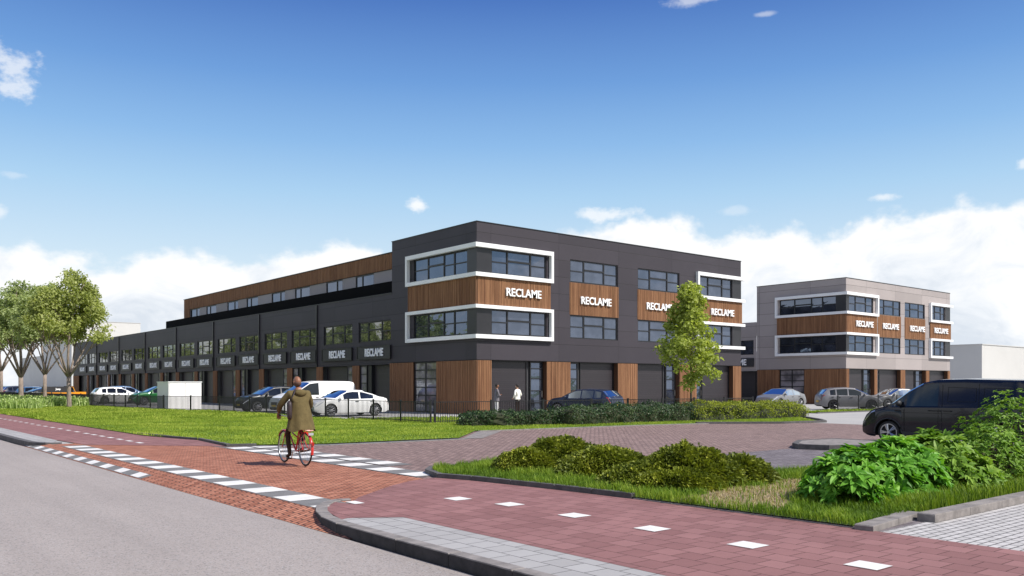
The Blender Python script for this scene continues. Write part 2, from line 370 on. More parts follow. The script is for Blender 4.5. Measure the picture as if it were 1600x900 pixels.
# lawn and planting ground, slightly crowned
def bed(name, pts, z, mat): return sheet(name, pts, z, mat)
LAWN = [(9.25, 26.4), (8.95, 23.5), (11.45, 22.35), (16.0, 22.15), (18.9, 25.15), (20.2, 24.9), (26.8, 24.45), (31.5, 23.6), (33.3, 21.9), (36.0, 21.55), (37.2, 22.6), (43, 27.8), (43, 29.6), (22.0, 30.2), (20.55, 31.2), (20.35, 54.8), (18.4, 59.8), (17.6, 72), (16, 95), (15, 140), (8.66, 140), (8.62, 30)]
bed('lawn', LAWN, .03, M_soil2)
ISL = [(9.55, 5.25), (9.5, 8.6), (9.38, 10.3), (9.12, 12.2), (9.0, 13.1), (9.3, 13.75), (9.75, 14.25), (11.6, 14.6), (13.4, 13.2), (14.0, 11.0), (14.6, 9.4), (16.5, 8.8), (24, 8.3), (24, 5.3)]
bed('planting_bed', ISL, .035, M_soil)
bed('fence_verge', [(47.2, 28.4), (75, 28.4), (75, 29.9), (47.2, 29.9)], .03, M_soil2)

def kerb(name, pts, w, z0, z1, mat, side=1, smat=None):
    """kerb stones along a polyline, w wide to the left of travel"""
    mb = MB(); P = [Vector((p[0], p[1])) for p in pts]; n = len(P); off = []
    for i in range(n):
        d = (P[min(i + 1, n - 1)] - P[max(i - 1, 0)]).normalized(); nn = Vector((-d.y, d.x)) * side; off.append(P[i] + nn * w)
    for i in range(n - 1):
        a, b, c, d = P[i], P[i + 1], off[i + 1], off[i]; L = (b - a).length; k = max(1, round(L / 1.0))
        for j in range(k):
            t0, t1 = j / k + .004 / max(L, .1), (j + 1) / k - .004 / max(L, .1)
            q = [a.lerp(b, t0), a.lerp(b, t1), d.lerp(c, t1), d.lerp(c, t0)]; bv = .012; cen = sum(q, Vector((0, 0))) / 4
            lo = [(v.x, v.y, z0) for v in q]; mi = [(v.x, v.y, z1 - bv) for v in q]
            hi = [((v + (cen - v).normalized() * bv).x, (v + (cen - v).normalized() * bv).y, z1) for v in q]
            if side < 0: lo, mi, hi = lo[::-1], mi[::-1], hi[::-1]
            mb.face(hi)
            for e in range(4):
                f = (e + 1) % 4; mb.face([lo[e], lo[f], mi[f], mi[e]], 1 if smat else 0); mb.face([mi[e], mi[f], hi[f], hi[e]])
    return tag(mb.build(name, [mat, smat] if smat else mat), kind='structure')
M_kerbshade = pm('kerb_face_painted_shade', (.035, .031, .032), .9, var=.3, vs=6, bmp=.3)  # near-black upright face of the nose kerb, its shade put into the colour
nose = [(4.93, -30), (4.93, 8.0), (4.95, 9.4), (5.05, 10.0), (5.22, 10.5), (5.45, 10.95), (5.75, 11.3), (6.0, 11.42), (6.2, 11.35)]
kerb('kerb', nose, .16, -.13, .02, M_kerb, -1, M_kerbshade)
kerb('kerb', [(5.62, 27.55), (5.25, 27.7), (4.96, 28.5), (4.92, 30.0), (4.92, 400)], .2, -.13, .03, M_kerbd, -1)
kerb('kerb', [(9.55, 5.2), (9.50, 7.2), (9.47, 8.7)], .12, -.02, .02, M_kerb, -1)
kerb('kerb', [(9.47, 8.72), (9.35, 10.3), (9.08, 12.2), (8.86, 12.95), (9.16, 13.8), (9.6, 14.3)], .12, -.02, .085, M_kerbd, -1)
kerb('kerb', [(9.6, 14.3), (11.6, 14.68), (13.5, 13.3), (14.1, 11.1)], .1, -.02, .06, M_kerb, -1)
kerb('kerb', [(9.5, 4.98), (11.05, 5.14)], .22, -.02, .07, M_kerb, 1)
kerb('kerb', [(10.75, 4.84), (24, 4.84)], .22, -.02, .10, M_kerb, 1)
kerb('kerb', [(14.2, 9.3), (15.6, 8.75), (24, 8.22)], .1, -.02, .05, M_kerb, 1)
kerb('kerb', [(8.68, 31), (8.93, 28), (9.24, 26.5), (8.92, 23.35), (9.6, 22.95)], .12, -.02, .07, M_kerbd, 1)
kerb('kerb', [(9.6, 22.95), (11.4, 22.25), (16.05, 22.0)], .3, -.02, .012, M_band, -1)
sheet('kerb_ramp', [(16.05, 22.0), (16.6, 21.7), (19.7, 24.6), (18.95, 25.05)], .006, M_kerb)
kerb('kerb', [(18.95, 25.05), (26.8, 24.35), (31.5, 23.5)], .12, -.02, .035, M_kerb, -1)
kerb('kerb', [(30.2, 24.0), (33.35, 21.7), (36.1, 21.3), (37.5, 22.4), (43, 27.6)], .15, -.02, .09, M_kerbd, -1)
isl2 = [(20.35, 12.75), (20.7, 13.15), (21.9, 13.75), (23.5, 13.5), (23.5, 10.8), (22.0, 11.0), (20.6, 12.0)]
kerb('kerb', isl2 + [isl2[0]], .16, -.02, .13, M_kerbd, -1)
sheet('kerbed_island', isl2, .122, M_kerb)
kerb('kerb', [(47.1, 28.3), (75, 28.3)], .12, -.02, .06, M_kerbd, -1)
# stripes
def stripes():
    gb = MB(); wm = MB()
    def q(mb, u0, u1, v0, v1, z): mb.face([(u0, v0, z if not callable(z) else z(u0)), (u1, v0, z if not callable(z) else z(u1)), (u1, v1, z if not callable(z) else z(u1)), (u0, v1, z if not callable(z) else z(u0))])
    rz = lambda u: -.116 + (u - 4.9) / .46 * .115
    q(gb, 5.38, 5.97, 10.35, 26.4, .004)
    q(gb, 4.92, 5.14, 17.3, 29.4, lambda u: rz(u) + .004)
    q(gb, 8.66, 9.28, 13.3, 23.0, .004); q(gb, 9.36, 9.98, 15.5, 23.1, .004)
    k = 0
    while 11.05 - .62 + 1.25 * k < 26:
        v0 = 10.42 + 1.25 * k; q(wm, 5.40, 5.95 if k else 5.62, v0 if k else 10.85, v0 + .62, .009); k += 1
    for k in range(10):
        v0 = 17.5 + 1.2 * k; q(wm, 4.93, 5.13, v0, v0 + .55, lambda u: rz(u) + .009)
    for k in range(8): v0 = 13.4 + 1.25 * k; q(wm, 8.68, 9.26, v0, v0 + .62, .009)
    for k in range(6): v0 = 15.9 + 1.25 * k; q(wm, 9.38, 9.96, v0, v0 + .62, .009)
    for k in range(24):
        v0 = 26.1 + 1.05 * k + max(0, k - 6) * .3; q(wm, 7.40, 7.54, v0, v0 + .5, .012)
    for k in range(12):
        v0 = 10.18 if k == 0 else 10.555 - 1.33 * k
        q(wm, 7.30 if k == 0 else 7.52, 7.60 if k == 0 else 7.82, v0, v0 + .33, .012)
    q(wm, 5.98, 6.14, 10.8, 11.1, .012)
    tag(gb.build('marking_band', M_band), kind='structure'); tag(wm.build('road_markings', M_paint), kind='structure')
stripes()
# ------------------------------------------------------------------ buildings
class Fac:
    """a facade plane: origin, direction along it, outward normal"""
    def __init__(s, O, a, n): s.O = Vector(O); s.a = Vector(a); s.n = Vector(n)
    def p(s, t, z, d=0): return s.O + s.a * t + s.n * d + Vector((0, 0, z))
    def box(s, mb, t0, t1, z0, z1, d0, d1, m=0): mb.box(s.p(t0, z0, d0), s.p(t1, z1, d1), m)
    def quad(s, mb, t0, t1, z0, z1, d, m=0):
        q = [s.p(t0, z0, d), s.p(t1, z0, d), s.p(t1, z1, d), s.p(t0, z1, d)]
        n = (q[1] - q[0]).cross(q[2] - q[0])
        mb.face(q if n.dot(s.n) > 0 else q[::-1], m)
    def wall(s, mb, T0, T1, Z0, Z1, holes, m=0, dep=.14):
        ts = sorted({T0, T1} | {h[0] for h in holes} | {h[1] for h in holes}); zs = sorted({Z0, Z1} | {h[2] for h in holes} | {h[3] for h in holes})
        ts = [t for t in ts if T0 <= t <= T1]; zs = [z for z in zs if Z0 <= z <= Z1]
        for i in range(len(ts) - 1):
            for j in range(len(zs) - 1):
                c, d = (ts[i] + ts[i + 1]) / 2, (zs[j] + zs[j + 1]) / 2
                if any(h[0] < c < h[1] and h[2] < d < h[3] for h in holes): continue
                s.quad(mb, ts[i], ts[i + 1], zs[j], zs[j + 1], 0, m)
        for (a, b, c, d) in holes:
            if c < Z0 or d > Z1: continue
            for q in ([(a, c), (b, c)], [(b, c), (b, d)], [(b, d), (a, d)], [(a, d), (a, c)]):
                mb.face([s.p(q[0][0], q[0][1], 0), s.p(q[0][0], q[0][1], -dep), s.p(q[1][0], q[1][1], -dep), s.p(q[1][0], q[1][1], 0)], m)
def window(F, parent, t0, t1, z0, z1, cols, rows=(.5,), d=-.09, glass=None, opener=None, name='window', fw=.075):
    """framed window: frame mesh with a glass sub-part. cols / rows are the inner divisions as fractions"""
    mb = MB(); D0, D1 = d - .03, d + .04
    F.box(mb, t0 + .005, t0 + fw, z0 + .005, z1 - .005, D0, D1); F.box(mb, t1 - fw, t1 - .005, z0 + .005, z1 - .005, D0, D1)
    F.box(mb, t0 + fw + .001, t1 - fw - .001, z0 + .005, z0 + fw, D0, D1 - .002); F.box(mb, t0 + fw + .001, t1 - fw - .001, z1 - fw, z1 - .005, D0, D1 - .002)
    xs = [t0 + fw] + [t0 + (t1 - t0) * c for c in cols] + [t1 - fw]
    for c in xs[1:-1]: F.box(mb, c - .05, c + .05, z0 + fw, z1 - fw, D0 + .002, D1 - .004)
    for r in rows:
        for k in range(len(xs) - 1):
            zr = z0 + (z1 - z0) * r
            if opener is not None and k == opener: zr += .13; F.box(mb, xs[k] + .05, xs[k + 1] - .05, zr - .055, zr + .055, D0, D1 + .012)
            else: F.box(mb, xs[k] + .03, xs[k + 1] - .03, zr - .035, zr + .035, D0 + .004, D1 - .008)
    o = mb.build(name, M_black, parent); pb = MB()
    # every pane sits at a hair's breadth of its own angle, as real glazing does
    zs = [z0 + fw] + [z0 + (z1 - z0) * r for r in rows] + [z1 - fw]
    for i in range(len(xs) - 1):
        for j in range(len(zs) - 1):
            e = [random.uniform(-.004, .004) for _ in range(4)]
            q = [F.p(xs[i], zs[j], d - .01 + e[0]), F.p(xs[i + 1], zs[j], d - .01 + e[1]), F.p(xs[i + 1], zs[j + 1], d - .01 + e[2]), F.p(xs[i], zs[j + 1], d - .01 + e[1] + e[2] - e[0] + (e[0] - e[1]) * .5)]
            n = (q[1] - q[0]).cross(q[2] - q[0]); pb.face(q if n.dot(F.n) > 0 else q[::-1])
    pb.build('pane', glass or M_glass, o); return o
def slats(F, mb, t0, t1, z0, z1, d=0.0, pitch=.155, seed=0):
    rr = random.Random(seed + t0); t = t0; F.box(mb, t0, t1, z0, z1, d - .06, d, 1)
    while t < t1 - .03:
        w = rr.choice((.045, .06, .06, .08)); w = min(w, t1 - t); F.box(mb, t + .004, t + w, z0, z1, d + .001, d + rr.choice((.022, .028, .034)), 0); t += w + rr.choice((.018, .024, .024, .04))
def wood(F, parent, t0, t1, z0, z1, d=0.0, name='timber_cladding'):
    mb = MB(); slats(F, mb, t0, t1, z0, z1, d); return mb.build(name, [M_wood, M_woodb], parent)
def text_mesh(name, s, size, F, t, z, d, mat, parent=None, extr=.03, stretch=1.0, bold=.012):
    cu = bpy.data.curves.new(name, 'FONT'); cu.body = s; cu.size = size; cu.extrude = extr; cu.offset = bold * size; cu.align_x = 'CENTER'; cu.align_y = 'CENTER'; cu.resolution_u = 3
    tmp = bpy.data.objects.new(name, cu); COL.objects.link(tmp); bpy.context.view_layer.update()
    me = bpy.data.meshes.new_from_object(tmp.evaluated_get(bpy.context.evaluated_depsgraph_get()))
    bpy.data.objects.remove(tmp); me.name = name
    P = F.p(t, z, d); xa = F.n.cross(Vector((0, 0, 1))) * -1          # reading direction seen from outside
    M = Matrix((( xa.x * stretch, 0, F.n.x, P.x), (xa.y * stretch, 0, F.n.y, P.y), (0, 1, 0, P.z), (0, 0, 0, 1)))
    me.transform(M); me.materials.clear(); me.materials.append(mat)
    o = bpy.data.objects.new(name, me); COL.objects.link(o); o.parent = parent; return o
def garage(F, parent, t0, t1, z1, d):
    mb = MB(); F.quad(mb, t0, t1, 0, z1, d); o = mb.build('garage_door', M_garage, parent)
    fb = MB(); F.box(fb, t0 - .001, t0 + .06, 0, z1, d, d + .05); F.box(fb, t1 - .06, t1 + .001, 0, z1, d, d + .05); F.box(fb, t0 + .06, t1 - .06, z1 - .07, z1 - .003, d, d + .048); F.box(fb, t0 + .06, t1 - .06, .0, .06, d, d + .03)
    fb.build('door_frame', M_black, o); return o
def gdoor(F, parent, t0, t1, z1, d):
    w = window(F, parent, t0, t1, .06, z1, (), (.18, .42, .66, .86), d + .06, M_glass, name='entrance_door', fw=.09)
    h = MB(); tt = t1 - .13; h.tube([F.p(tt, .95, d + .17), F.p(tt, 1.35, d + .17)], [.014, .014], 6); h.build('handle', M_kerb, w); return w
def band_frame(Fa, Fb, la, lb, z, parent, start=0, single=False, ext=.24):
    """white projecting frame round the corner: Fa right facade, Fb left facade, both measured from the corner"""
    mb = MB(); zb0, zb1, zt0, zt1 = z
    for (a, b) in ((zt0, zt1), (zb0, zb1)):
        Fa.box(mb, 0, la, a, b, .0, ext); Fb.box(mb, -ext, lb, a, b, .0, ext)
    w = .19; Fa.box(mb, la - w, la, zb1, zt0, .0, ext - .002); Fb.box(mb, lb - w, lb, zb1, zt0, .0, ext - .002)
    return mb.build('white_frame', M_white, parent)
ZF = [(4.43, 4.66, 6.19, 6.39), (8.03, 8.26, 9.72, 9.97)]           # white frames: outer/inner heights
C3 = (.29, .71); C4 = (.24, .43, .73)
HT = 11.2
def tower(U0, V0, UW, VL, right, left, clad, label, name='office_building'):
    b = thing(name, label, 'building', (0, 0, 0)); mb = MB()
    Fr = Fac((U0, V0, 0), (1, 0, 0), (0, -1, 0)); Fl = Fac((U0, V0, 0), (0, 1, 0), (-1, 0, 0)); Fe = Fac((U0 + UW, V0, 0), (0, 1, 0), (1, 0, 0)); Fb = Fac((U0, V0 + VL, 0), (1, 0, 0), (0, 1, 0))
    hr = []; 
    for (t0, t1) in right['win']:
        hr += [(t0, t1, 8.26, 9.70), (t0, t1, 4.68, 6.17)]
    Fr.wall(mb, 0, UW, 3.18, HT, hr); hl = [(left['win'][0], left['win'][1], 8.26, 9.70), (left['win'][0], left['win'][1], 4.68, 6.17)]
    Fl.wall(mb, 0, VL, 3.18, HT, hl)
    Fe.quad(mb, 0, VL, 0, HT, 0); Fb.quad(mb, 0, UW, 0, HT, 0)
    mb.face([(U0, V0, 3.18), (U0, V0 + VL, 3.18), (U0 + UW, V0 + VL, 3.18), (U0 + UW, V0, 3.18)])       # soffit
    mb.build('wall', clad, b)
    rf = MB(); rf.box((U0 + .1, V0 + .1, HT - .35), (U0 + UW - .1, V0 + VL - .1, HT - .3)); roof = rf.build('roof', M_roof, b)
    cp = MB(); e = .03
    cp.box((U0 - e, V0 - e, HT), (U0 + UW + e, V0 + .3, HT + .05)); cp.box((U0 - e, V0 + VL - .3, HT), (U0 + UW + e, V0 + VL + e, HT + .05))
    cp.box((U0 - e, V0 + .301, HT), (U0 + .3, V0 + VL - .301, HT + .05)); cp.box((U0 + UW - .3, V0 + .301, HT), (U0 + UW + e, V0 + VL - .301, HT + .05)); cp.build('coping', M_black, roof)
    for i, (t0, t1) in enumerate(right['win']):
        for (z0, z1) in ((8.26, 9.70), (4.68, 6.17)): window(Fr, b, t0, t1, z0, z1, C3, opener=1)
        if i in right['plain']: wood(Fr, b, t0 - .05, t1 + .05, 6.19, 8.24)
    for (z0, z1) in ((8.26, 9.70), (4.68, 6.17)): window(Fl, b, left['win'][0], left['win'][1], z0, z1, C4, opener=2)
    # dark infill at the corner inside the frames
    for (a, c, d_, e_) in ZF:
        mb = MB(); Fr.box(mb, -.012, right['win'][0][0] - .01, c, d_, 0, .012); Fl.box(mb, 0, left['win'][0] - .01, c, d_, 0, .012); mb.build('corner_infill', M_dpanel, b)
        band_frame(Fr, Fl, right['frame'], left['frame'], (a, c, d_, e_), b)
    # timber band between the frames, round the corner
    mb = MB(); slats(Fr, mb, .0, right['frame'] - .12, 6.40, 8.02, .07); slats(Fl, mb, -.07, left['frame'] - .12, 6.40, 8.02, .07); mb.build('timber_band', [M_wood, M_woodb], b)
    # framed bay at the far corner
    fs = right['frame2']; Fe0 = Fac((U0 + UW, V0, 0), (0, 1, 0), (1, 0, 0)); w3 = right['win'][-1]
    for (a, c, d_, e_) in ZF:
        mb = MB()
        for (p, q) in ((a, c), (d_, e_)): Fr.box(mb, fs, UW + .24, p, q, 0, .24); Fe0.box(mb, 0, 4.0, p, q, .0, .24)
        Fr.box(mb, fs, fs + .19, c, d_, 0, .238); Fe0.box(mb, 3.81, 4.0, c, d_, 0, .238); mb.build('white_frame', M_white, b)
        mb = MB(); Fr.box(mb, w3[1] + .01, UW + .012, c, d_, 0, .012); mb.build('corner_infill', M_dpanel, b)
    mb = MB(); slats(Fr, mb, fs + .1, UW + .05, 6.40, 8.02, .07); slats(Fe0, mb, 0, 3.9, 6.40, 8.02, .05); mb.build('timber_band', [M_wood, M_woodb], b)
    # ground floor
    D = -.38; zt = 3.16
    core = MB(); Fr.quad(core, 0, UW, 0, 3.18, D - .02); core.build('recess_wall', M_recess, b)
    for k, t0, t1 in right['ground']:
        if k == 'wood':
            a, c = max(t0, 0), min(t1, UW); mb = MB(); slats(Fr, mb, a, c, .0, zt, .0)
            Fr.box(mb, a + .002, c - .002, 0, zt, D, -.061, 1); mb.build('timber_pier', [M_wood, M_woodb], b)
        elif k == 'garage': garage(Fr, b, t0, t1, zt, D + .01)
        elif k == 'door': gdoor(Fr, b, t0, t1, zt, D)
    holes = []
    for k, t0, t1 in left['ground']:
        if k == 'wood': wood(Fl, b, t0, t1, 0, zt, .0, 'timber_pier')
        elif k == 'win': window(Fl, b, t0, t1, .0, zt, (.5,), (.17, .34, .5, .67, .84), -.1, M_glassd)
    return b, Fr, Fl
A, FrA, FlA = tower(29.8, 39.5, 25.4, 9.33,
    dict(win=[(1.08, 5.42), (7.42, 11.78), (13.75, 18.12), (20.3, 24.3)], plain=(1, 2), frame=5.82, frame2=19.95,
         ground=[('wood', 0, 1.07), ('garage', 1.1, 4.1), ('door', 4.3, 5.35), ('wood', 5.42, 7.42), ('door', 7.5, 8.4), ('garage', 8.6, 11.7), ('wood', 11.78, 13.73), ('garage', 13.75, 16.75), ('door', 16.95, 18.0),
                 ('wood', 18.12, 20.05), ('door', 20.1, 20.95), ('garage', 21.1, 24.35), ('wood', 24.4, 25.4)]),
    dict(win=(.93, 6.68), frame=7.34, ground=[('wood', -.05, 4.15), ('win', 4.17, 6.7), ('wood', 6.72, 9.62)]), M_dark,
    'dark grey three storey corner building with white frames around its windows')
u0g = 70.62; gv = lambda px: UV(px, 39.5) - u0g
wl = lambda px: VU(px, u0g) - 39.5
Gb, FrG, FlG = tower(u0g, 39.5, gv(1484.3), 9.2,
    dict(win=[(gv(1326.5), gv(1364.6)), (gv(1371.9), gv(1407)), (gv(1413.7), gv(1445.1)), (gv(1455), gv(1483) - .9)], plain=(1, 2), frame=gv(1370), frame2=gv(1451.5),
         ground=[('wood', 0, .5), ('garage', .55, gv(1353)), ('door', gv(1353.5), gv(1364)), ('wood', gv(1366), gv(1370.5)), ('door', gv(1373), gv(1378.5)), ('garage', gv(1379.5), gv(1406.5)),
                 ('wood', gv(1407), gv(1414)), ('garage', gv(1414.6), gv(1434)), ('door', gv(1435), gv(1445)), ('wood', gv(1446.5), gv(1452)), ('door', gv(1453), gv(1457)), ('garage', gv(1458), gv(1480)), ('wood', gv(1480.5), gv(1484.3))]),
    dict(win=(wl(1306.5), wl(1218)), frame=wl(1212.8), ground=[('wood', -.05, wl(1256.8)), ('win', wl(1256.6), wl(1218)), ('wood', wl(1217.8), 9.15)]), M_grey,
    'light grey three storey building on the right with white framed corner windows', 'office_building')

# ---- long low row with the set-back upper storey
row = thing('business_unit_row', 'long low dark grey row of business units left of the corner tower', 'building')
VS, VE, PIT = 48.83, 137.9, 10.83; ZP = 7.81; U0 = 29.8
F0 = Fac((U0, VS, 0), (0, 1, 0), (-1, 0, 0)); LEN = VE - VS
mb = MB(); holes = []
for k in range(8):
    for (a, c) in ((.14, 4.47), (5.37, 9.75)): holes.append((k * PIT + a, k * PIT + c, 4.68, 6.08))
holes = [h for h in holes if h[1] < LEN]
F0.wall(mb, .0, LEN, 3.1, ZP, holes)
Fe = Fac((U0, VE, 0), (1, 0, 0), (0, 1, 0)); Fe.quad(mb, 0, 24, 0, ZP, 0)
mb.face([(U0, VS, 3.1), (U0, VE, 3.1), (U0 + 1, VE, 3.1), (U0 + 1, VS, 3.1)])
w_ = mb.build('wall', M_dark, row)
mb = MB(); mb.box((U0 + .02, VS + .01, ZP - .1), (U0 + 24, VE - .02, ZP - .05)); mb.build('roof', M_roof, row)
mb = MB(); mb.box((U0 - .04, VS + .002, ZP), (U0 + .3, VE + .03, ZP + .05)); mb.build('coping', M_black, row)
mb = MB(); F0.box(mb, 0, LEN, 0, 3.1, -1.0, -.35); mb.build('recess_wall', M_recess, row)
for h in holes: window(F0, row, h[0], h[1], h[2], h[3], C3, opener=1, glass=M_glassg)
ord_ = ['first', 'second', 'third', 'fourth', 'fifth', 'sixth', 'seventh', 'eighth', 'ninth', 'tenth', 'eleventh', 'twelfth', 'thirteenth', 'fourteenth', 'fifteenth', 'sixteenth']
for k in range(8):
    s0 = k * PIT
    if k: 
        mb = MB(); F0.box(mb, s0 - .07, s0 + .07, 3.1, ZP - .02, .0, .09); mb.build('drainpipe', M_dpanel, row)
    wood(F0, row, max(s0 - .9, .3), s0 + .1, 0, 3.08, .0, 'timber_pier'); wood(F0, row, s0 + 4.37, s0 + 5.32, 0, 3.08, .0, 'timber_pier')
    garage(F0, row, s0 + .12, s0 + 2.87, 3.05, -.34); garage(F0, row, s0 + 6.28, s0 + 9.85, 3.05, -.34)
    mb = MB(); F0.box(mb, s0 + 2.88, s0 + 3.4, 0, 3.08, -.34, -.12); mb.build('side_pier', M_black, row)
    window(F0, row, s0 + 3.42, s0 + 4.35, 0, 3.08, (), (.2, .4, .6, .8), -.1, M_glassd); window(F0, row, s0 + 5.34, s0 + 6.26, 0, 3.08, (), (.2, .4, .6, .8), -.1, M_glassd)
wood(F0, row, 8 * PIT - .9, LEN - .02, 0, 3.08, .0, 'timber_pier')
mb = MB()
# set-back storey
US = 31.4; F1 = Fac((US, VS, 0), (0, 1, 0), (-1, 0, 0)); L1 = 94.3 - VS
up = [(53.93, 56.61), (58.61, 61.32), (64.17, 66.95), (68.89, 71.64), (74.59, 77.25), (79.26, 82.03), (84.94, 87.73), (89.71, 92.49)]
h1 = [(a - VS, c - VS, 8.1, 9.80) for a, c in up]
mb = MB(); F1.wall(mb, 0, L1 - 1.75, 7.72, 9.82, h1); mb.build('upper_wall', M_lgrey, row)
ub = MB(); ub.box((US + .02, VS + .02, 7.75), (US + 20, 94.25, 10.95)); 
ub = MB(); ub.face([(US, VS + .02, 10.95), (US + 20, VS + .02, 10.95), (US + 20, 94.28, 10.95), (US, 94.28, 10.95)]); Fn = Fac((US, 94.3, 0), (1, 0, 0), (0, 1, 0)); Fn.quad(ub, 0, 20, 7.72, 10.95, 0); ub.build('upper_roof', M_roof, row)
mb = MB(); slats(F1, mb, 0.02, L1, 9.83, 10.95, .06); slats(F1, mb, L1 - 1.75, L1, 7.72, 9.82, .05); mb.build('timber_band', [M_wood, M_woodb], row)
mb = MB(); mb.box((US - .14, VS + .01, 10.96), (US + .3, 94.34, 11.01)); mb.build('coping', M_black, row)
for i, h in enumerate(h1): window(F1, row, *h, ((.36,) if i % 2 else (.64,)), (), -.06, M_glass)
mb = MB(); s = 0; Fz = Fac((U0 + .22, VS, 0), (0, 1, 0), (-1, 0, 0)); LR = 96.1 - VS
while s < LR: Fz.box(mb, s, s + .088, ZP + .06, 8.62, -.02, .02); s += .105
Fz.box(mb, 0, LR, 8.62, 8.67, -.03, .03); s = 0
while s < LR: Fz.box(mb, s, s + .05, ZP + .05, 8.62, -.06, -.021); s += 1.5
Fz.box(mb, LR - .02, LR, ZP + .06, 8.62, -1.6, -.06)
mb.build('balcony_railing', M_rail, row)

# ---- wing of the grey building
wing = thing('grey_wing', 'low light grey wing between the dark building and the grey building', 'building')
Fw = Fac((u0g, 48.72, 0), (0, 1, 0), (-1, 0, 0)); mb = MB(); Fw.wall(mb, 0, 40, 3.1, ZP, [(.35, 4.5, 4.68, 6.08), (5.4, 9.7, 4.68, 6.08)])
Fw.quad(mb, 8, 40, 0, 3.1, -.02); mb.face([(u0g, 48.74, ZP - .02), (u0g + 20, 48.74, ZP - .02), (u0g + 20, 88.7, ZP - .02), (u0g, 88.7, ZP - .02)]); mb.build('wall', M_grey, wing)
window(Fw, wing, .35, 4.5, 4.68, 6.08, C3, opener=1); window(Fw, wing, 5.4, 9.7, 4.68, 6.08, C3, opener=1)
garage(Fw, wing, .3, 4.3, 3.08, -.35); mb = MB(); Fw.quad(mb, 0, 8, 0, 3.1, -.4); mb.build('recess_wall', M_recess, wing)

# ---- signs
for k in range(8):
    for j, (a, c) in enumerate(((.1, 4.45), (5.33, 9.8))):
        i = 2 * k + j; s = thing('sign', f'black RECLAME sign board above the doors of the long row, {ord_[i]} from the tower', 'sign', group='RECLAME sign boards along the long row')
        mb = MB(); t0, t1 = k * PIT + a, k * PIT + c
        F0.box(mb, t0, t1, 3.52, 4.34, .0, .10); bo = mb.build('board', M_board, s)
        rm = MB(); F0.box(rm, t0 - .05, t0, 3.49, 4.37, .0, .13); F0.box(rm, t1, t1 + .05, 3.49, 4.37, 0, .13); F0.box(rm, t0, t1, 3.47, 3.52, 0, .13); F0.box(rm, t0, t1, 4.34, 4.39, 0, .13); rm.build('rim', M_black, s)
        text_mesh('lettering', 'RECLAME', .72, F0, (t0 + t1) / 2 - .1, 3.92, .12, M_letters, s, .02, .8, .035)
s = thing('sign', 'dark sign board ending in ME, half hidden by the dark building', 'sign'); mb = MB(); Fw.box(mb, .3, 4.6, 3.5, 4.35, 0, .1); mb.build('board', M_board, s)
text_mesh('lettering', 'RECLAME', .80, Fw, 2.55, 3.92, .12, M_letters, s, .02, .85, .03)
for (t, z, lab) in [(3.43, 7.22, 'white RECLAME letters on the timber band of the dark building at its near corner'), (9.65, 7.12, 'white RECLAME letters on timber between the second column of windows of the dark building'),
                  (15.9, 7.13, 'white RECLAME letters on timber left of the young tree'), (22.9, 7.12, 'white RECLAME letters partly behind the young tree')]:
    o = text_mesh('letter_sign', 'RECLAME', .68, FrA, t, z, .17 if t < 4 or t > 20 else .10, M_letters, None, .04, .97, .012); tag(o, lab, 'sign', 'RECLAME letters on the dark building')
for (px, lab) in [(1348.5, 'leftmost RECLAME lettering on the grey building, beside its corner'), (1390.5, 'second RECLAME lettering from the left on the grey building'), (1432, 'third RECLAME lettering from the left on the grey building'), (1468, 'rightmost RECLAME lettering on the grey building')]:
    o = text_mesh('letter_sign', 'RECLAME', .74, FrG, gv(px), 7.2, .17 if px < 1360 or px > 1460 else .10, M_letters, None, .04, .97, .012); tag(o, lab, 'sign', 'RECLAME letters on the grey building')

# ---- plain background blocks
M_bgw = pm('shed_cladding', (.52, .51, .49), .6, var=.05, vs=.08); M_bgd = panel_mat('shed_cladding_grey', (.42, .40, .42), 2.4, 0)
def block(name, label, x0, x1, y0, y1, h, mat):
    b = thing(name, label, 'building'); mb = MB(); mb.box((x0, y0, -.02), (x1, y1, h)); mb.build('wall', mat, b)
    c = MB(); c.box((x0 - .1, y0 - .1, h), (x1 + .1, y1 + .1, h + .12)); c.build('coping', mat, b); return b
block('warehouse', 'plain white warehouse behind the grey building at the right edge', 139.8, 230, 55.8, 150, 8.0, M_bgw)
block('warehouse', 'plain light grey box building behind the left trees', 62, 120, 318, 368, 11.8, M_bgw)
block('warehouse', 'pale box building rising above the far end of the long row', UV(112, 262), 74.5, 262, 300, 19.8, M_bgw)
block('warehouse', 'low white shed at the far left behind the trees', 8, 48, 330, 350, 5.0, M_bgw)
# white cabinet behind the fence
cb = thing('utility_cabinet', 'white box shaped transformer cabinet standing behind the fence', 'cabinet', (18.95, 60.2, 0)); mb = MB()
mb.box((0, 0, 0), (2.25, 2.45, 1.9)); mb.build('housing', pm('cabinet_white', (.78, .77, .76), .45, var=.03, vs=1), cb)
mb = MB(); mb.box((-.04, -.04, 1.9), (2.29, 2.49, 1.96)); mb.build('lid', M_white, cb)
mb = MB(); mb.box((1.12, -.006, .08), (1.135, 0.0, 1.85)); mb.box((.05, -.006, .08), (.06, 0, 1.85)); mb.build('door_joint', M_kerb, cb)

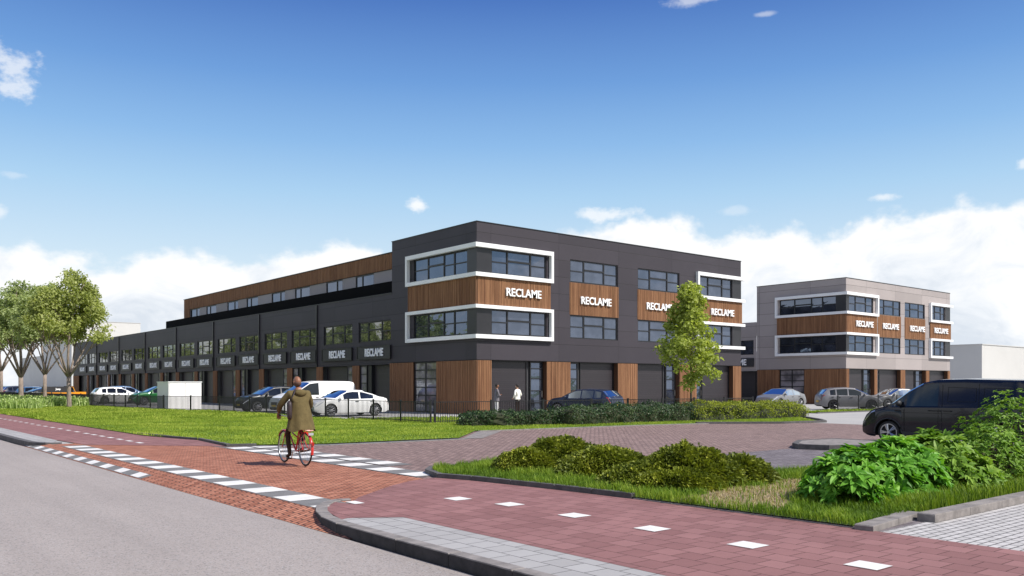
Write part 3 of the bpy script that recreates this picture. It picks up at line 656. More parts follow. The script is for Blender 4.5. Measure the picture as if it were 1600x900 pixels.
# ------------------------------------------------------------------ fences
M_fence = pm('fence_metal', (.014, .014, .016), .45)
def fence(label, pts, h=.98, posts=2.6, fat=None, bars=.118):
    f = thing('metal_fence', label, 'fence'); mb = MB(); post = None
    for i in range(len(pts) - 1):
        a, b = Vector(pts[i] + (0,)), Vector(pts[i + 1] + (0,)); L = (b - a).length; d = (b - a) / L; n = max(1, round(L / posts)); nb = int(L / bars)
        for k in range(nb):
            p = a + d * (k + .5) * bars; mb.tube([p + Vector((0, 0, .06)), p + Vector((0, 0, h))], [.0165, .0165], 4, caps=False)
        for z in (.12, h - .02): mb.bar(a + Vector((0, 0, z)), b + Vector((0, 0, z)), .035, .03)
        for k in range(n + (1 if i == len(pts) - 2 else 0)):
            p = a + d * (L * k / n)
            if post is None:
                q = MB(); q.box((-.035, -.035, -.05), (.035, .035, h + .04)); q.box((-.045, -.045, h + .04), (.045, .045, h + .06)); o = q.build('post', M_fence, f); post = o
            else: o = post.copy(); COL.objects.link(o); o.parent = f
            o.location = p; o.rotation_euler = (0, 0, math.atan2(d.y, d.x)); o.scale = (1, 1, 1)
    mb.build('railing', M_fence, f); return f
fence('long black bar fence between the big lawn and the parked vehicles', [(21.0, 31.2), (20.7, 43), (20.45, 54.8), (18.5, 59.8), (17.7, 72), (16.8, 86), (15.6, 104), (15, 120)])
fence('black bar fence behind the hedges in front of the dark building', [(21.15, 31.1), (30, 30.3), (42.5, 29.6)])
fence('short black bar fence on the grass verge in front of the grey building', [(51.2, 29.2), (72, 29.2)])
fence('grey railing far left beyond the trees', [(14, 150), (10, 175), (4, 200)], 1.1)
# ------------------------------------------------------------------ vegetation
def leaf_mat(name, stops, trans=.35, rough=.55, vs=.6, spec=.3, veinless=True):
    """stops: [(position, colour)] chosen by a per-leaf random value; light passes through the leaves"""
    m, h, b, o = newmat(name); at = h.n('ShaderNodeAttribute', attribute_name='rnd'); p = pos(h)
    f = h.m('ADD', h.m('MULTIPLY', at.outputs['Fac'], .7), h.m('MULTIPLY', h.noise(p, vs, 3, .6), .3))
    c = h.ramp(f, stops); h.put(b.inputs['Base Color'], c); b.inputs['Roughness'].default_value = rough; b.inputs['Specular IOR Level'].default_value = spec
    tr = h.n('ShaderNodeBsdfTranslucent'); h.put(tr.inputs['Color'], h.mix(1.0, c, (1.25, 1.3, .6), 'MULTIPLY'))
    mx = h.n('ShaderNodeMixShader'); mx.inputs[0].default_value = trans
    h.t.links.new(b.outputs[0], mx.inputs[1]); h.t.links.new(tr.outputs[0], mx.inputs[2]); h.t.links.new(mx.outputs[0], o.inputs[0]); return m
L_tree = leaf_mat('maple_leaves', [(.15, (.19, .23, .06)), (.5, (.37, .41, .13)), (.85, (.56, .58, .27))], .5)
L_tree2 = leaf_mat('pale_maple_leaves', [(.15, (.20, .25, .10)), (.5, (.35, .41, .18)), (.85, (.52, .58, .32))], .5)
L_young = leaf_mat('young_tree_leaves', [(.15, (.18, .21, .035)), (.5, (.34, .40, .09)), (.85, (.56, .60, .20))], .5)
L_hedged = leaf_mat('dark_hedge_leaves', [(.2, (.018, .045, .018)), (.6, (.045, .085, .032)), (.95, (.13, .18, .07))], .2, .45)
L_hedgel = leaf_mat('light_hedge_leaves', [(.2, (.11, .145, .012)), (.6, (.26, .30, .025)), (.95, (.44, .47, .06))], .3)
L_jun = leaf_mat('conifer_sprays', [(.15, (.065, .09, .010)), (.55, (.19, .225, .022)), (.9, (.38, .39, .05))], .2, .6)
L_rho = leaf_mat('broad_leaves', [(.15, (.065, .19, .022)), (.5, (.14, .35, .035)), (.9, (.28, .50, .07))], .3, .5, spec=.25)
L_rho2 = leaf_mat('broad_leaves_olive', [(.15, (.07, .15, .02)), (.5, (.16, .29, .035)), (.9, (.30, .43, .07))], .3, .5, spec=.25)
L_grass = leaf_mat('grass_blades', [(.15, (.14, .20, .02)), (.5, (.25, .34, .038)), (.9, (.40, .45, .08))], .35, .6, vs=.5, spec=.2)
L_bedgrass = leaf_mat('bed_grass_blades', [(.15, (.065, .12, .012)), (.5, (.15, .25, .022)), (.9, (.32, .40, .055))], .35, .6, vs=1.2, spec=.2)
L_dry = leaf_mat('dry_grass_blades', [(.15, (.26, .19, .10)), (.5, (.42, .33, .19)), (.9, (.55, .47, .30))], .25, .7, spec=.2)
L_tall = leaf_mat('tall_plant_blades', [(.15, (.15, .24, .05)), (.5, (.34, .46, .13)), (.9, (.62, .68, .36))], .35, .6, vs=2)
def bark(name, c, vs=3): 
    m, h, b, o = newmat(name); p = pos(h); st = h.n('ShaderNodeVectorMath', operation='MULTIPLY'); h.put(st.inputs[0], p); st.inputs[1].default_value = (9, 9, 1.6)
    f = h.noise(st.outputs[0], 1.6, 5, .65); h.put(b.inputs['Base Color'], h.mix(h.smooth(f, .3, .7), tuple(k * .6 for k in c), tuple(k * 1.25 for k in c))); b.inputs['Roughness'].default_value = .9
    bump(h, b, f, .6, .03); return m
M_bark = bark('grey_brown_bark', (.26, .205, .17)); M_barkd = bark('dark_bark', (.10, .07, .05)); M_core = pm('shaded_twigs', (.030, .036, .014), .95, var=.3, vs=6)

def unit(a): return a / np.maximum(np.linalg.norm(a, axis=1, keepdims=True), 1e-9)
def leaves(P, N, size, asp=.62, fold=.25, jitter=.35):
    """diamond leaves with a mid fold: two triangles each. P points, N facing directions, size per leaf -> verts for nper=3"""
    n = len(P); T = unit(np.cross(N, rng.normal(size=(n, 3)))); B = np.cross(N, T); s = size[:, None] if np.ndim(size) else size
    a = P; b = P + T * s + N * (-.12 * s); mid = P + T * s * .45
    l = mid + B * s * asp * .5 + N * s * fold * .5; r = mid - B * s * asp * .5 + N * s * fold * .5
    V = np.empty((n, 6, 3)); V[:, 0] = a; V[:, 1] = l; V[:, 2] = b; V[:, 3] = a; V[:, 4] = b; V[:, 5] = r
    return V.reshape(-1, 3)
def tree(label, x, y, h, cr, cz0, seed, nleaf=9000, leaf=.17, mats=None, group=None, name='maple_tree', trunk_r=.2, shape='round', nclump=70, fork=.28):
    rr = random.Random(seed); t = thing(name, label, 'tree', (x, y, 0), 0, group); mb = MB(); ends = []
    top = h * .93; base = cz0
    def env(z):
        u = min(1, max(0, (z - cz0) / (h - cz0)))
        return cr * math.sin(math.pi * u ** (.54 if shape == 'round' else .72)) ** (.6 if shape == 'round' else .62)
    def limb(p, d, L, r, lvl):
        pts = [p]; q = p.copy(); dd = d.copy(); n = 5
        for k in range(n):
            dd = (dd + Vector((rr.uniform(-.13, .13), rr.uniform(-.13, .13), rr.uniform(.0, .12)))).normalized(); q = q + dd * (L / n)
            if q.z > cz0 + .4 and (Vector((q.x, q.y)).length > env(q.z) * .86 or q.z > h * .93): break
            pts.append(q.copy())
        if len(pts) < 2: return
        n = len(pts) - 1
        mb.tube(pts, [r * (1 - .75 * k / n) for k in range(n + 1)], 7 if lvl < 2 else 5)
        if lvl >= 2 or False: ends.append(pts[-1]); ends.append(pts[len(pts) // 2]); return
        for k in range(2, n + 1):
            for _ in range(2 if lvl == 0 else rr.choice((1, 2))):
                a = rr.uniform(0, 6.283); v = (dd * .8 + Vector((math.cos(a), math.sin(a), rr.uniform(.1, .6)))).normalized()
                limb(pts[k], v, L * rr.uniform(.36, .6), r * .42, lvl + 1)
        ends.append(pts[-1])
    # trunk with a slight lean, forked into limbs
    lean = Vector((rr.uniform(-.02, .02), rr.uniform(-.02, .02), 1)).normalized(); fz = max(base, 2.7) * rr.uniform(.85, 1.0) if shape == 'round' else base
    tp = [Vector((0, 0, -.15)), Vector((0, 0, .25)), lean * (fz * .5), lean * fz]; R0 = trunk_r
    if shape == 'round':
        mb.tube(tp, [R0 * 1.45, R0, R0 * .86, R0 * .8], 10)
        for k in range(6):
            a = k * 1.05 + rr.uniform(-.3, .3); v = Vector((math.cos(a) * .62, math.sin(a) * .62, 1)).normalized()
            limb(lean * (fz - .1), v, (h - fz) * rr.uniform(.62, .8), R0 * .5, 0)
        limb(lean * fz, lean, (h - fz) * .85, R0 * .62, 0)
    else:
        mb.tube(tp[:3] + [lean * h * .95], [R0 * 1.3, R0, R0 * .7, R0 * .12], 8)
        for k in range(16):
            z = base + (h - base) * (.0 + .9 * k / 16); a = k * 2.4 + rr.uniform(-.3, .3); w = cr * (1.0 - .75 * k / 16)
            limb(lean * z, Vector((math.cos(a), math.sin(a), 1.1)).normalized(), w * 1.15, R0 * .3 * (1 - k / 20), 2)
    mb.build('trunk', mats[1], t, smooth='full')
    # clumps of leaves inside an uneven envelope
    cz = (h + cz0) / 2; rz = (h - cz0) / 2; C = []
    def env(z):
        u = (z - cz0) / (h - cz0); 
        return cr * (math.sin(math.pi * min(1, max(0, u)) ** (.52 if shape == 'round' else .72)) ** (.55 if shape == 'round' else .62))
    for e in ends:
        if e.z > cz0 * .9 and Vector((e.x, e.y)).length < env(e.z) * 1.15 + .2: C.append(np.array(e))
    tries = 0
    while len(C) < nclump * 1.6 and tries < 5000:
        tries += 1; z = rr.uniform(cz0, h); a = rr.uniform(0, 6.283); q = math.sqrt(rr.uniform(.25, 1.0)) * env(z)
        q *= .84 + .5 * mnoise.noise(Vector((math.cos(a) * 1.3, math.sin(a) * 1.3, z * .7 + seed)))
        C.append(np.array((math.cos(a) * q, math.sin(a) * q, z)))
    C = np.array(C); w = rng.uniform(.25, 1, len(C)); idx = rng.choice(len(C), nleaf, p=w / w.sum())
    cs = cr * (.15 if shape == 'round' else .2); off = unit(rng.normal(size=(nleaf, 3))) * (rng.uniform(0, 1, (nleaf, 1)) ** .45) * cs * (.6 + .8 * w[idx][:, None]); off[:, 2] *= .72
    P = C[idx] + off; N = unit(unit(off) * .6 + np.array([0, 0, .5]) + rng.normal(size=(nleaf, 3)) * .55)
    S = leaf * rng.uniform(.65, 1.35, nleaf); V = leaves(P, N, S); cl = rng.uniform(0, 1, len(C))
    rnd = np.repeat(np.clip(.62 * rng.uniform(0, 1, nleaf) + .38 * cl[idx], 0, 1), 2)
    npmesh('crown', V, 3, mats[0], t, rnd); return t
def at_px(px, u): return VU(px, u)
tree('tall maple tree with forked trunk in the tall plants, second from the left edge', 15.5, at_px(33, 15.5), 12.3, 3.9, 2.5, 3, 17000, .25, (L_tree2, M_bark), 'maple trees at the left', trunk_r=.25)
tree('maple tree with the slimmest trunk, between the two stout maples at the left', 15.2, at_px(70, 15.2), 10.8, 3.0, 2.6, 5, 11000, .23, (L_tree2, M_bark), 'maple trees at the left', trunk_r=.17)
tree('yellow green maple tree nearest the low dark row, rightmost of the left trees', 15.0, at_px(108, 15.0), 10.8, 3.4, 2.4, 8, 16500, .22, (L_tree, M_bark), 'maple trees at the left', trunk_r=.175)
tree('maple tree cut off by the left edge of the picture', 15.9, at_px(2, 15.9), 11.3, 3.3, 3.4, 12, 12000, .26, (L_tree2, M_bark), 'maple trees at the left', trunk_r=.2)
tree('small bright green tree far behind the left trees', 16, at_px(14, 16) + 62, 14.5, 5.2, 3.4, 21, 6000, .5, (L_young, M_bark), None, 'broadleaf_tree', .3)
tree('young slender tree with yellow green leaves rising from the hedge', 33.9, 27.2, 6.7, 1.75, 1.7, 31, 6000, .20, (L_young, M_barkd), None, 'young_tree', .085, 'cone', 60)
# woodland across the road, outside the picture but seen in the glass of the long facade
def woodland():
    n = 26000; yy = rng.uniform(45, 300, n); base = 6.5 + 2.5 * np.sin(yy * .31) + 1.8 * np.sin(yy * .77 + 1); z = rng.uniform(.12, 1, n) * (base + 4); xx = -22 - rng.uniform(0, 6, n) - 2 * np.sin(yy * .5)
    P = np.stack([xx, yy, z], 1); V = leaves(P, unit(rng.normal(size=(n, 3))), rng.uniform(.7, 1.5, n))
    tag(npmesh('woodland', V, 3, L_tree, None, np.repeat(rng.uniform(0, 1, n), 2)), 'woodland belt on the far side of the road', 'trees', kind='stuff')
woodland()

# ---- grass: blades on polygons
def inside(poly, P):
    x, y = P[:, 0], P[:, 1]; r = np.zeros(len(P), bool); n = len(poly)
    for i in range(n):
        x0, y0 = poly[i][:2]; x1, y1 = poly[(i + 1) % n][:2]
        if y0 == y1: continue
        c = ((y0 > y) != (y1 > y)) & (x < (x1 - x0) * (y - y0) / (y1 - y0) + x0); r ^= c
    return r
def scatter(poly, n, lim=None):
    a = np.array([p[:2] for p in poly]); lo, hi = a.min(0), a.max(0)
    if lim: lo = np.maximum(lo, lim[0]); hi = np.minimum(hi, lim[1])
    out = []; tot = 0
    while tot < n:
        P = rng.uniform(lo, hi, (n * 2, 2)); P = P[inside(poly, P)]; out.append(P); tot += len(P)
    return np.concatenate(out)[:n]
def blades(P, z, h, w, lean=.45, seg=False):
    """tapered blades, two triangles each (bent)"""
    n = len(P); a = rng.uniform(0, 2 * np.pi, n); d = np.stack([np.cos(a), np.sin(a), np.zeros(n)], 1); s = np.stack([-np.sin(a), np.cos(a), np.zeros(n)], 1)
    B = np.concatenate([P, np.full((n, 1), 0.0) + np.reshape(z, (-1, 1))], 1); H = np.reshape(h, (-1, 1)); Wd = np.reshape(w, (-1, 1)); ln = lean * rng.uniform(.1, 1, (n, 1))
    M1 = B + np.array([0, 0, 1]) * H * .6 + d * H * ln * .3; T = B + np.array([0, 0, 1]) * H + d * H * ln
    V = np.empty((n, 9, 3)); l, r = B - s * Wd * .5, B + s * Wd * .5; ml, mr = M1 - s * Wd * .38, M1 + s * Wd * .38
    V[:, 0] = l; V[:, 1] = r; V[:, 2] = mr; V[:, 3] = l; V[:, 4] = mr; V[:, 5] = ml; V[:, 6] = ml; V[:, 7] = mr; V[:, 8] = T
    return V.reshape(-1, 3)
def fnoise(P, s, seed=0):
    return np.array([mnoise.noise(Vector((p[0] * s, p[1] * s, seed))) for p in P])
def turf(name, poly, n, z, hh, ww, mat, label, lim=None, nz=.5, lean=.45, edge=None):
    P = scatter(poly, n, lim); f = fnoise(P, nz, 3.1); f2 = fnoise(P, nz * 5, 9)
    h = hh * np.clip(.9 + .45 * f + .3 * f2, .4, 1.6) * rng.uniform(.6, 1.35, len(P)); V = blades(P, z, h, ww * rng.uniform(.7, 1.3, len(P)), lean)
    rnd = np.clip(.5 + .7 * f + .4 * f2 + rng.normal(0, .2, len(P)), 0, 1)
    return tag(npmesh(name, V, 3, mat, None, np.repeat(rnd, 3)), label, 'grass', kind='stuff')
near = [(9.25, 26.4), (8.95, 23.5), (11.45, 22.35), (16.0, 22.15), (18.9, 25.15), (20.2, 24.9), (26.8, 24.45), (31.5, 23.6), (33.3, 21.9), (36.0, 21.55), (37.2, 22.6), (43, 27.8), (43, 29.6), (22.0, 30.2), (20.55, 31.2), (20.45, 44), (8.62, 44), (8.62, 30)]
turf('lawn_grass', near, 150000, .02, .065, .021, L_grass, 'bright green mown lawn in front of the black fence')
turf('lawn_grass', [(8.62, 44), (20.45, 44), (20.35, 54.8), (18.4, 59.8), (17.6, 72), (16.4, 90), (8.62, 90)], 75000, .02, .10, .05, L_grass, 'far part of the bright green lawn towards the left trees')
turf('lawn_grass', [(20.6, 31.4), (29.3, 30.9), (29.3, 35), (24, 38), (20.6, 38)], 9000, .0, .09, .035, L_grass, 'grass patch behind the fence beside the timber corner')
turf('verge_grass', [(47.2, 28.45), (75, 28.45), (75, 29.9), (47.2, 29.9)], 9000, .02, .12, .05, L_grass, 'strip of grass under the short fence before the grey building')
sheet('lawn', [(20.7, 31.5), (29.3, 31), (29.3, 35), (24, 38), (20.7, 38)], .004, M_soil2)
# planting bed: dense ragged grass, a worn dry patch
DRY = [(9.62, 7.1), (9.75, 7.9), (10.6, 8.25), (11.8, 8.6), (13.3, 8.4), (13.4, 7.6), (12.2, 7.3), (11.0, 6.8), (10.1, 6.5), (9.66, 6.6)]
def bedgrass():
    P = scatter(ISL, 120000, (np.array([8.9, 5.2]), np.array([20, 15]))); d = inside(DRY, P + np.stack([fnoise(P, 1.7, 5), fnoise(P, 1.7, 8)], 1) * .7)
    f = fnoise(P, .9, 3.1); f2 = fnoise(P, 4.0, 9); Q = P[~d | (rng.uniform(0, 1, len(P)) < .06)]; f, f2 = f[~d | False] if False else fnoise(Q, .9, 3.1), fnoise(Q, 4.0, 9)
    h = .125 * np.clip(.9 + .7 * f + .6 * f2, .35, 1.8) * rng.uniform(.55, 1.3, len(Q)); V = blades(Q, .03, h, .011 * rng.uniform(.7, 1.3, len(Q)), .75)
    rnd = np.clip(.48 + .75 * f + .4 * f2 + rng.normal(0, .2, len(Q)), 0, 1)
    tag(npmesh('bed_grass', V, 3, L_bedgrass, None, np.repeat(rnd, 3)), 'ragged green grass round the mounds in the planting bed', 'grass', kind='stuff')
    D = P[d]; D = D[rng.uniform(0, 1, len(D)) < .75]
    tag(npmesh('dry_grass', blades(D, .03, rng.uniform(.02, .06, len(D)), .011 * np.ones(len(D)), 1.6), 3, L_dry, None, np.repeat(rng.uniform(0, 1, len(D)), 3)), 'worn straw coloured patch of dry grass between mound and shrubs', 'grass', kind='stuff')
bedgrass()
sheet('bare_soil', DRY, .042, M_dirt)
# tall pale plants beneath the left trees
def tallplants():
    poly = [(9.9, 67.3), (12.4, 66.9), (13.3, 71), (17.2, 74.0), (16.6, 80), (15.6, 96), (9.7, 100), (8.9, 80)]
    P = scatter(poly, 26000); V = blades(P, .0, .55 * rng.uniform(.5, 1.45, len(P)), .075 * rng.uniform(.6, 1.4, len(P)), .5)
    n = 26000; Q = P[:14000]; Pl = np.concatenate([Q + rng.normal(0, .12, Q.shape), rng.uniform(.1, .75, (len(Q), 1))], 1); V2 = leaves(Pl, unit(rng.normal(size=(len(Q), 3)) + [0, 0, .5]), .16 * rng.uniform(.6, 1.4, len(Q)))
    V = np.concatenate([V, V2]); rnd = np.concatenate([np.repeat(rng.uniform(0, .9, len(P)), 3), np.repeat(rng.uniform(.2, 1, len(Q)), 2)])
    tag(npmesh('tall_plants', V, 3, L_tall, None, rnd), 'band of tall pale green plants at the foot of the left trees', 'plants', kind='stuff')
tallplants()

# ---- hedges and mounds: lumpy volume covered in real leaves
def hedge(name, label, cat, path, wid, hgt, mat, leaf, dens, seed, group=None, cl=.25):
    t = thing(name, label, cat, (path[0][0], path[0][1], 0), 0, group); o0 = Vector((path[0][0], path[0][1])); P = [Vector(p) - o0 for p in path]
    seg = [(P[i + 1] - P[i]).length for i in range(len(P) - 1)]; L = sum(seg); mb = MB(); rows = []; ns = max(6, int(L / .35)); na = 14
    def surf(s, a, shrink=1.0):
        q = s * L; i = 0
        while i < len(seg) - 1 and q > seg[i]: q -= seg[i]; i += 1
        d = (P[i + 1] - P[i]) / seg[i]; c = P[i] + d * q; nn = Vector((-d.y, d.x))
        en = min(1, (min(s, 1 - s) * L) / .75); en = math.sqrt(max(0, 1 - (1 - en) ** 2)) * .85 + .15
        ca, sa = math.cos(a), math.sin(a); ca = math.copysign(abs(ca) ** .6, ca); sa = abs(sa) ** .55
        lump = 1 + .30 * mnoise.noise(Vector((s * L * .9, a * 1.2, seed))) + .20 * mnoise.noise(Vector((s * L * 2.7, a * 3, seed + 5)))
        r = wid / 2 * ca * lump * shrink * en; z = hgt * sa * lump * shrink * (.55 + .45 * en)
        return Vector((c.x + nn.x * r, c.y + nn.y * r, z))
    i0 = 0
    for k in range(ns + 1):
        for j in range(na + 1): mb.v.append(tuple(surf(k / ns, math.pi * j / na, .86)))
    for k in range(ns):
        for j in range(na):
            a = k * (na + 1) + j; mb.f.append((a, a + 1, a + na + 2, a + na + 1)); mb.mi.append(0)
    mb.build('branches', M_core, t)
    n = int(dens * L * (wid + 2 * hgt) * .8); Pn = np.empty((n, 3)); Nn = np.empty((n, 3)); rr = random.Random(seed)
    for k in range(n):
        s, a = rr.random(), rr.uniform(0, math.pi); p = surf(s, a); c = surf(s, math.pi / 2, .35); nrm = (p - c); 
        if rr.random() < .10: p = p + Vector((0, 0, rr.uniform(.02, .16)))
        p = c + nrm * rr.uniform(.84, 1.05); Pn[k] = p; Nn[k] = nrm.normalized()
    Nn = unit(Nn + rng.normal(size=(n, 3)) * .7); V = leaves(Pn, Nn, leaf * rng.uniform(.6, 1.35, n))
    f = np.array([mnoise.noise(Vector(tuple(p * 1.6))) for p in Pn]); rnd = np.clip(.48 + f * cl * 2 + rng.normal(0, .24, n), 0, 1)
    npmesh('foliage', V, 3, mat, t, np.repeat(rnd, 2)); return t
hedge('hedge', 'dark green rounded hedge bush at the left end of the hedge row', 'hedge', [(21.1, 29.2), (22.2, 27.9), (25.2, 26.9)], 1.8, .60, L_hedged, .085, 330, 4, 'hedges along the driveway')
hedge('hedge', 'dark green hedge in the middle in front of the dark blue vehicle', 'hedge', [(24.2, 26.9), (28, 26.7), (32.8, 26.4)], 1.9, .80, L_hedged, .085, 330, 9, 'hedges along the driveway')
hedge('hedge', 'yellow green hedge at the right end of the hedge row', 'hedge', [(31.9, 26.2), (36, 25.9), (40.7, 25.6)], 2.1, .84, L_hedgel, .085, 330, 14, 'hedges along the driveway', .2)

def mound(label, c, rx, ry, h, seed, ang=0, n=16000):
    t = thing('creeping_conifer', label, 'shrub', (c[0], c[1], 0), ang, 'low conifer mounds in the planting bed'); mb = MB(); ls = []
    rr = random.Random(seed)
    for k in range(11):
        a = rr.uniform(0, 6.283); q = rr.uniform(.0, .72); ls.append((math.cos(a) * q * rx, math.sin(a) * q * ry, rr.uniform(.30, .5) * rx, rr.uniform(.30, .5) * ry, h * rr.uniform(.55, 1.0) * (1.05 - .55 * q)))
    ls.append((0, 0, rx * .6, ry * .6, h))
    def H(x, y):
        z = 0
        for (a, b, p, q, hh) in ls:
            d = ((x - a) / p) ** 2 + ((y - b) / q) ** 2
            if d < 1: z = max(z, hh * (1 - d) ** .5)
        return z * (1 + .30 * mnoise.noise(Vector((x * 2.6, y * 2.6, seed))) + .22 * mnoise.noise(Vector((x * 7, y * 7, seed))))
    N = 44
    for i in range(N + 1):
        for j in range(N + 1):
            x, y = (i / N * 2 - 1) * rx * 1.2, (j / N * 2 - 1) * ry * 1.2; mb.v.append((x, y, H(x, y) * .86 - .02))
    for i in range(N):
        for j in range(N): a = i * (N + 1) + j; mb.f.append((a, a + N + 1, a + N + 2, a + 1)); mb.mi.append(0)
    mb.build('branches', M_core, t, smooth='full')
    Ps, Ds, Ls = [], [], []
    while len(Ps) < n:
        x, y = rr.uniform(-1.2, 1.2) * rx, rr.uniform(-1.2, 1.2) * ry; z = H(x, y)
        if z <= .03: continue
        e = .04; g2 = Vector((H(x - e, y) - H(x + e, y), H(x, y - e) - H(x, y + e), 2 * e)).normalized()
        out = Vector((x / rx, y / ry, 0)); d = (g2 * .55 + out * .65 + Vector((rr.gauss(0, .35), rr.gauss(0, .35), rr.uniform(-.1, .5)))).normalized()
        z *= rr.uniform(.84, 1.0); Ps.append((x, y, z)); Ds.append(tuple(d)); Ls.append(rr.uniform(.07, .20))
    Ps, Ds, Ls = np.array(Ps), np.array(Ds), np.array(Ls)[:, None]; S = unit(np.cross(Ds, rng.normal(size=Ds.shape))); W_ = Ls * .15
    dr = np.array([0, 0, -1.0]); V = np.empty((len(Ps), 9, 3)); tip = Ps + Ds * Ls + dr * Ls * .25; md = Ps + Ds * Ls * .55
    V[:, 0] = Ps - S * W_ * .5; V[:, 1] = md + S * W_; V[:, 2] = md - S * W_; V[:, 3] = md - S * W_; V[:, 4] = md + S * W_; V[:, 5] = tip
    sd_ = Ps + Ds * Ls * .35; up = np.cross(Ds, S); V[:, 6] = sd_; V[:, 7] = sd_ + Ds * Ls * .35 + up * Ls * .4; V[:, 8] = sd_ + Ds * Ls * .45 + up * Ls * .2
    f = np.array([mnoise.noise(Vector(tuple(p * 3.0))) for p in Ps]); rnd = np.clip(.45 + f * .5 + rng.normal(0, .2, len(Ps)), 0, 1)
    npmesh('foliage', V.reshape(-1, 3), 3, L_jun, t, np.repeat(rnd, 3)); return t
mound('low olive green conifer mound at the left of the planting bed', (11.45, 12.45), 1.5, 1.0, .54, 5, -.69, 20000)
mound('wide olive green conifer mound in the centre of the bed', (11.35, 9.2), 1.5, 1.0, .58, 8, -.69, 21000)
mound('smaller conifer mound joining the two others at the near side', (11.2, 10.85), 1.15, .95, .50, 14, -.69, 12000)

def broadshrub(name, label, c, rx, ry, h, seed, mat, nros=300, ll=.16, lw=.045, nl=9, group=None, lobes=7):
    t = thing(name, label, 'shrub', (c[0], c[1], 0), 0, group); rr = random.Random(seed); ls = [(0, 0, .8, h)]
    for k in range(lobes): a = k * 6.283 / lobes + rr.uniform(-.3, .3); q = rr.uniform(.35, .7); ls.append((math.cos(a) * q, math.sin(a) * q, rr.uniform(.35, .5), h * rr.uniform(.55, .95)))
    def H(x, y):
        z = 0
        for (a, b, r, hh) in ls:
            d = ((x - a) ** 2 + (y - b) ** 2) / r / r
            if d < 1: z = max(z, hh * (1 - d) ** .42)
        return z
    mb = MB()
    for k in range(26):
        a = rr.uniform(0, 6.283); q = rr.uniform(.1, .85); x, y = math.cos(a) * q, math.sin(a) * q; z = H(x, y) * .85
        mb.tube([(x * rx * .2, y * ry * .2, 0), (x * rx * .6, y * ry * .6, z * .55), (x * rx, y * ry, z)], [.016, .011, .006], 5)
    mb.build('stems', M_barkd, t); V = []; RN = []; prof = [(0, .12), (.22, .75), (.5, 1.0), (.78, .66), (1, .04)]; cnt = 0
    while cnt < nros:
        x, y = rr.uniform(-1.1, 1.1), rr.uniform(-1.1, 1.1); z = H(x, y)
        if z <= .04: continue
        e = .05; g2 = Vector(((H(x - e, y) - H(x + e, y)) / rx, (H(x, y - e) - H(x, y + e)) / ry, 2 * e)).normalized()
        dep = rr.choice((1.14, 1.06, 1, 1, .93, .82, .6, .35)) + rr.uniform(-.04, .04)

        ax = (g2 * .8 + Vector((rr.gauss(0, .25), rr.gauss(0, .25), .55))).normalized(); o = Vector((x * rx, y * ry, z * dep)); cnt += 1
        s1 = ax.orthogonal().normalized(); s2 = ax.cross(s1); ph = rr.uniform(0, 6); sz = rr.uniform(.75, 1.2); tone = rr.uniform(0, 1)
        for k in range(nl):
            a = ph + k * 2.399; rad = s1 * math.cos(a) + s2 * math.sin(a); side = ax.cross(rad); lift = rr.uniform(.15, .75) + (.5 if k > nl - 4 else 0); L_ = ll * sz * rr.uniform(.7, 1.15) * (1 if k < nl - 3 else .7); Wd = lw * sz * rr.uniform(.8, 1.2)
            pts = []; p = o.copy(); dv = (rad + ax * lift).normalized(); pp = 0; droop = rr.uniform(.5, 1.1); v = tone * .6 + rr.uniform(0, .4)
            for (tt, ww) in prof:
                p = p + dv * L_ * (tt - pp); dv = (dv - Vector((0, 0, 1)) * droop * (tt - pp) * 1.1).normalized(); pp = tt; up = side.cross(dv).normalized() * -1
                if up.z < 0: up = -up
                pts.append((p - up * Wd * ww * .0, p + side * Wd * ww * .5 + up * Wd * ww * .22, p - side * Wd * ww * .5 + up * Wd * ww * .22))
            for i in range(4):
                m0, l0, r0 = pts[i]; m1, l1, r1 = pts[i + 1]
                V += [m0, l0, l1, m1, m0, m1, r1, r0]; RN += [v, v]
    npmesh('foliage', np.array([tuple(q) for q in V]), 4, mat, t, np.array(RN)); return t
g5 = 'leafy shrubs at the right of the bed'
broadshrub('broadleaf_shrub', 'bright green broad leaved shrub nearest the worn patch of dry grass', (11.75, 6.45), .95, .78, .66, 3, L_rho, 250, .205, .068, 9, g5)
broadshrub('broadleaf_shrub', 'bright green broad leaved shrub with the longest leaves, second from the dry grass', (12.75, 6.35), 1.0, .85, .74, 7, L_rho, 270, .22, .072, 9, g5)
broadshrub('broadleaf_shrub', 'mid green broad leaved shrub right of the brightest ones, against the black van', (13.95, 6.3), .95, .85, .82, 12, L_rho2, 300, .19, .06, 9, g5)
broadshrub('small_leaved_shrub', 'tallest shrub with small fine leaves at the right edge of the picture', (17.0, 6.3), 1.2, 1.0, 1.42, 15, L_rho2, 800, .085, .034, 8, g5, 9)
broadshrub('small_leaved_shrub', 'small leaved shrub low in front of the tallest one at the right edge', (15.2, 5.95), .9, .7, .92, 19, L_rho2, 420, .10, .036, 8, g5, 6)
def longgrass():
    P = scatter([(11.4, 5.25), (17, 5.2), (17, 6.1), (13, 6.2), (11.4, 5.9)], 9000); tag(npmesh('edge_grass', blades(P, .03, rng.uniform(.1, .24, len(P)), .012 * np.ones(len(P)), .6), 3, L_bedgrass, None, np.repeat(rng.uniform(0, 1, len(P)), 3)), 'long grass between the shrubs and the right kerb', 'grass', kind='stuff')
longgrass()
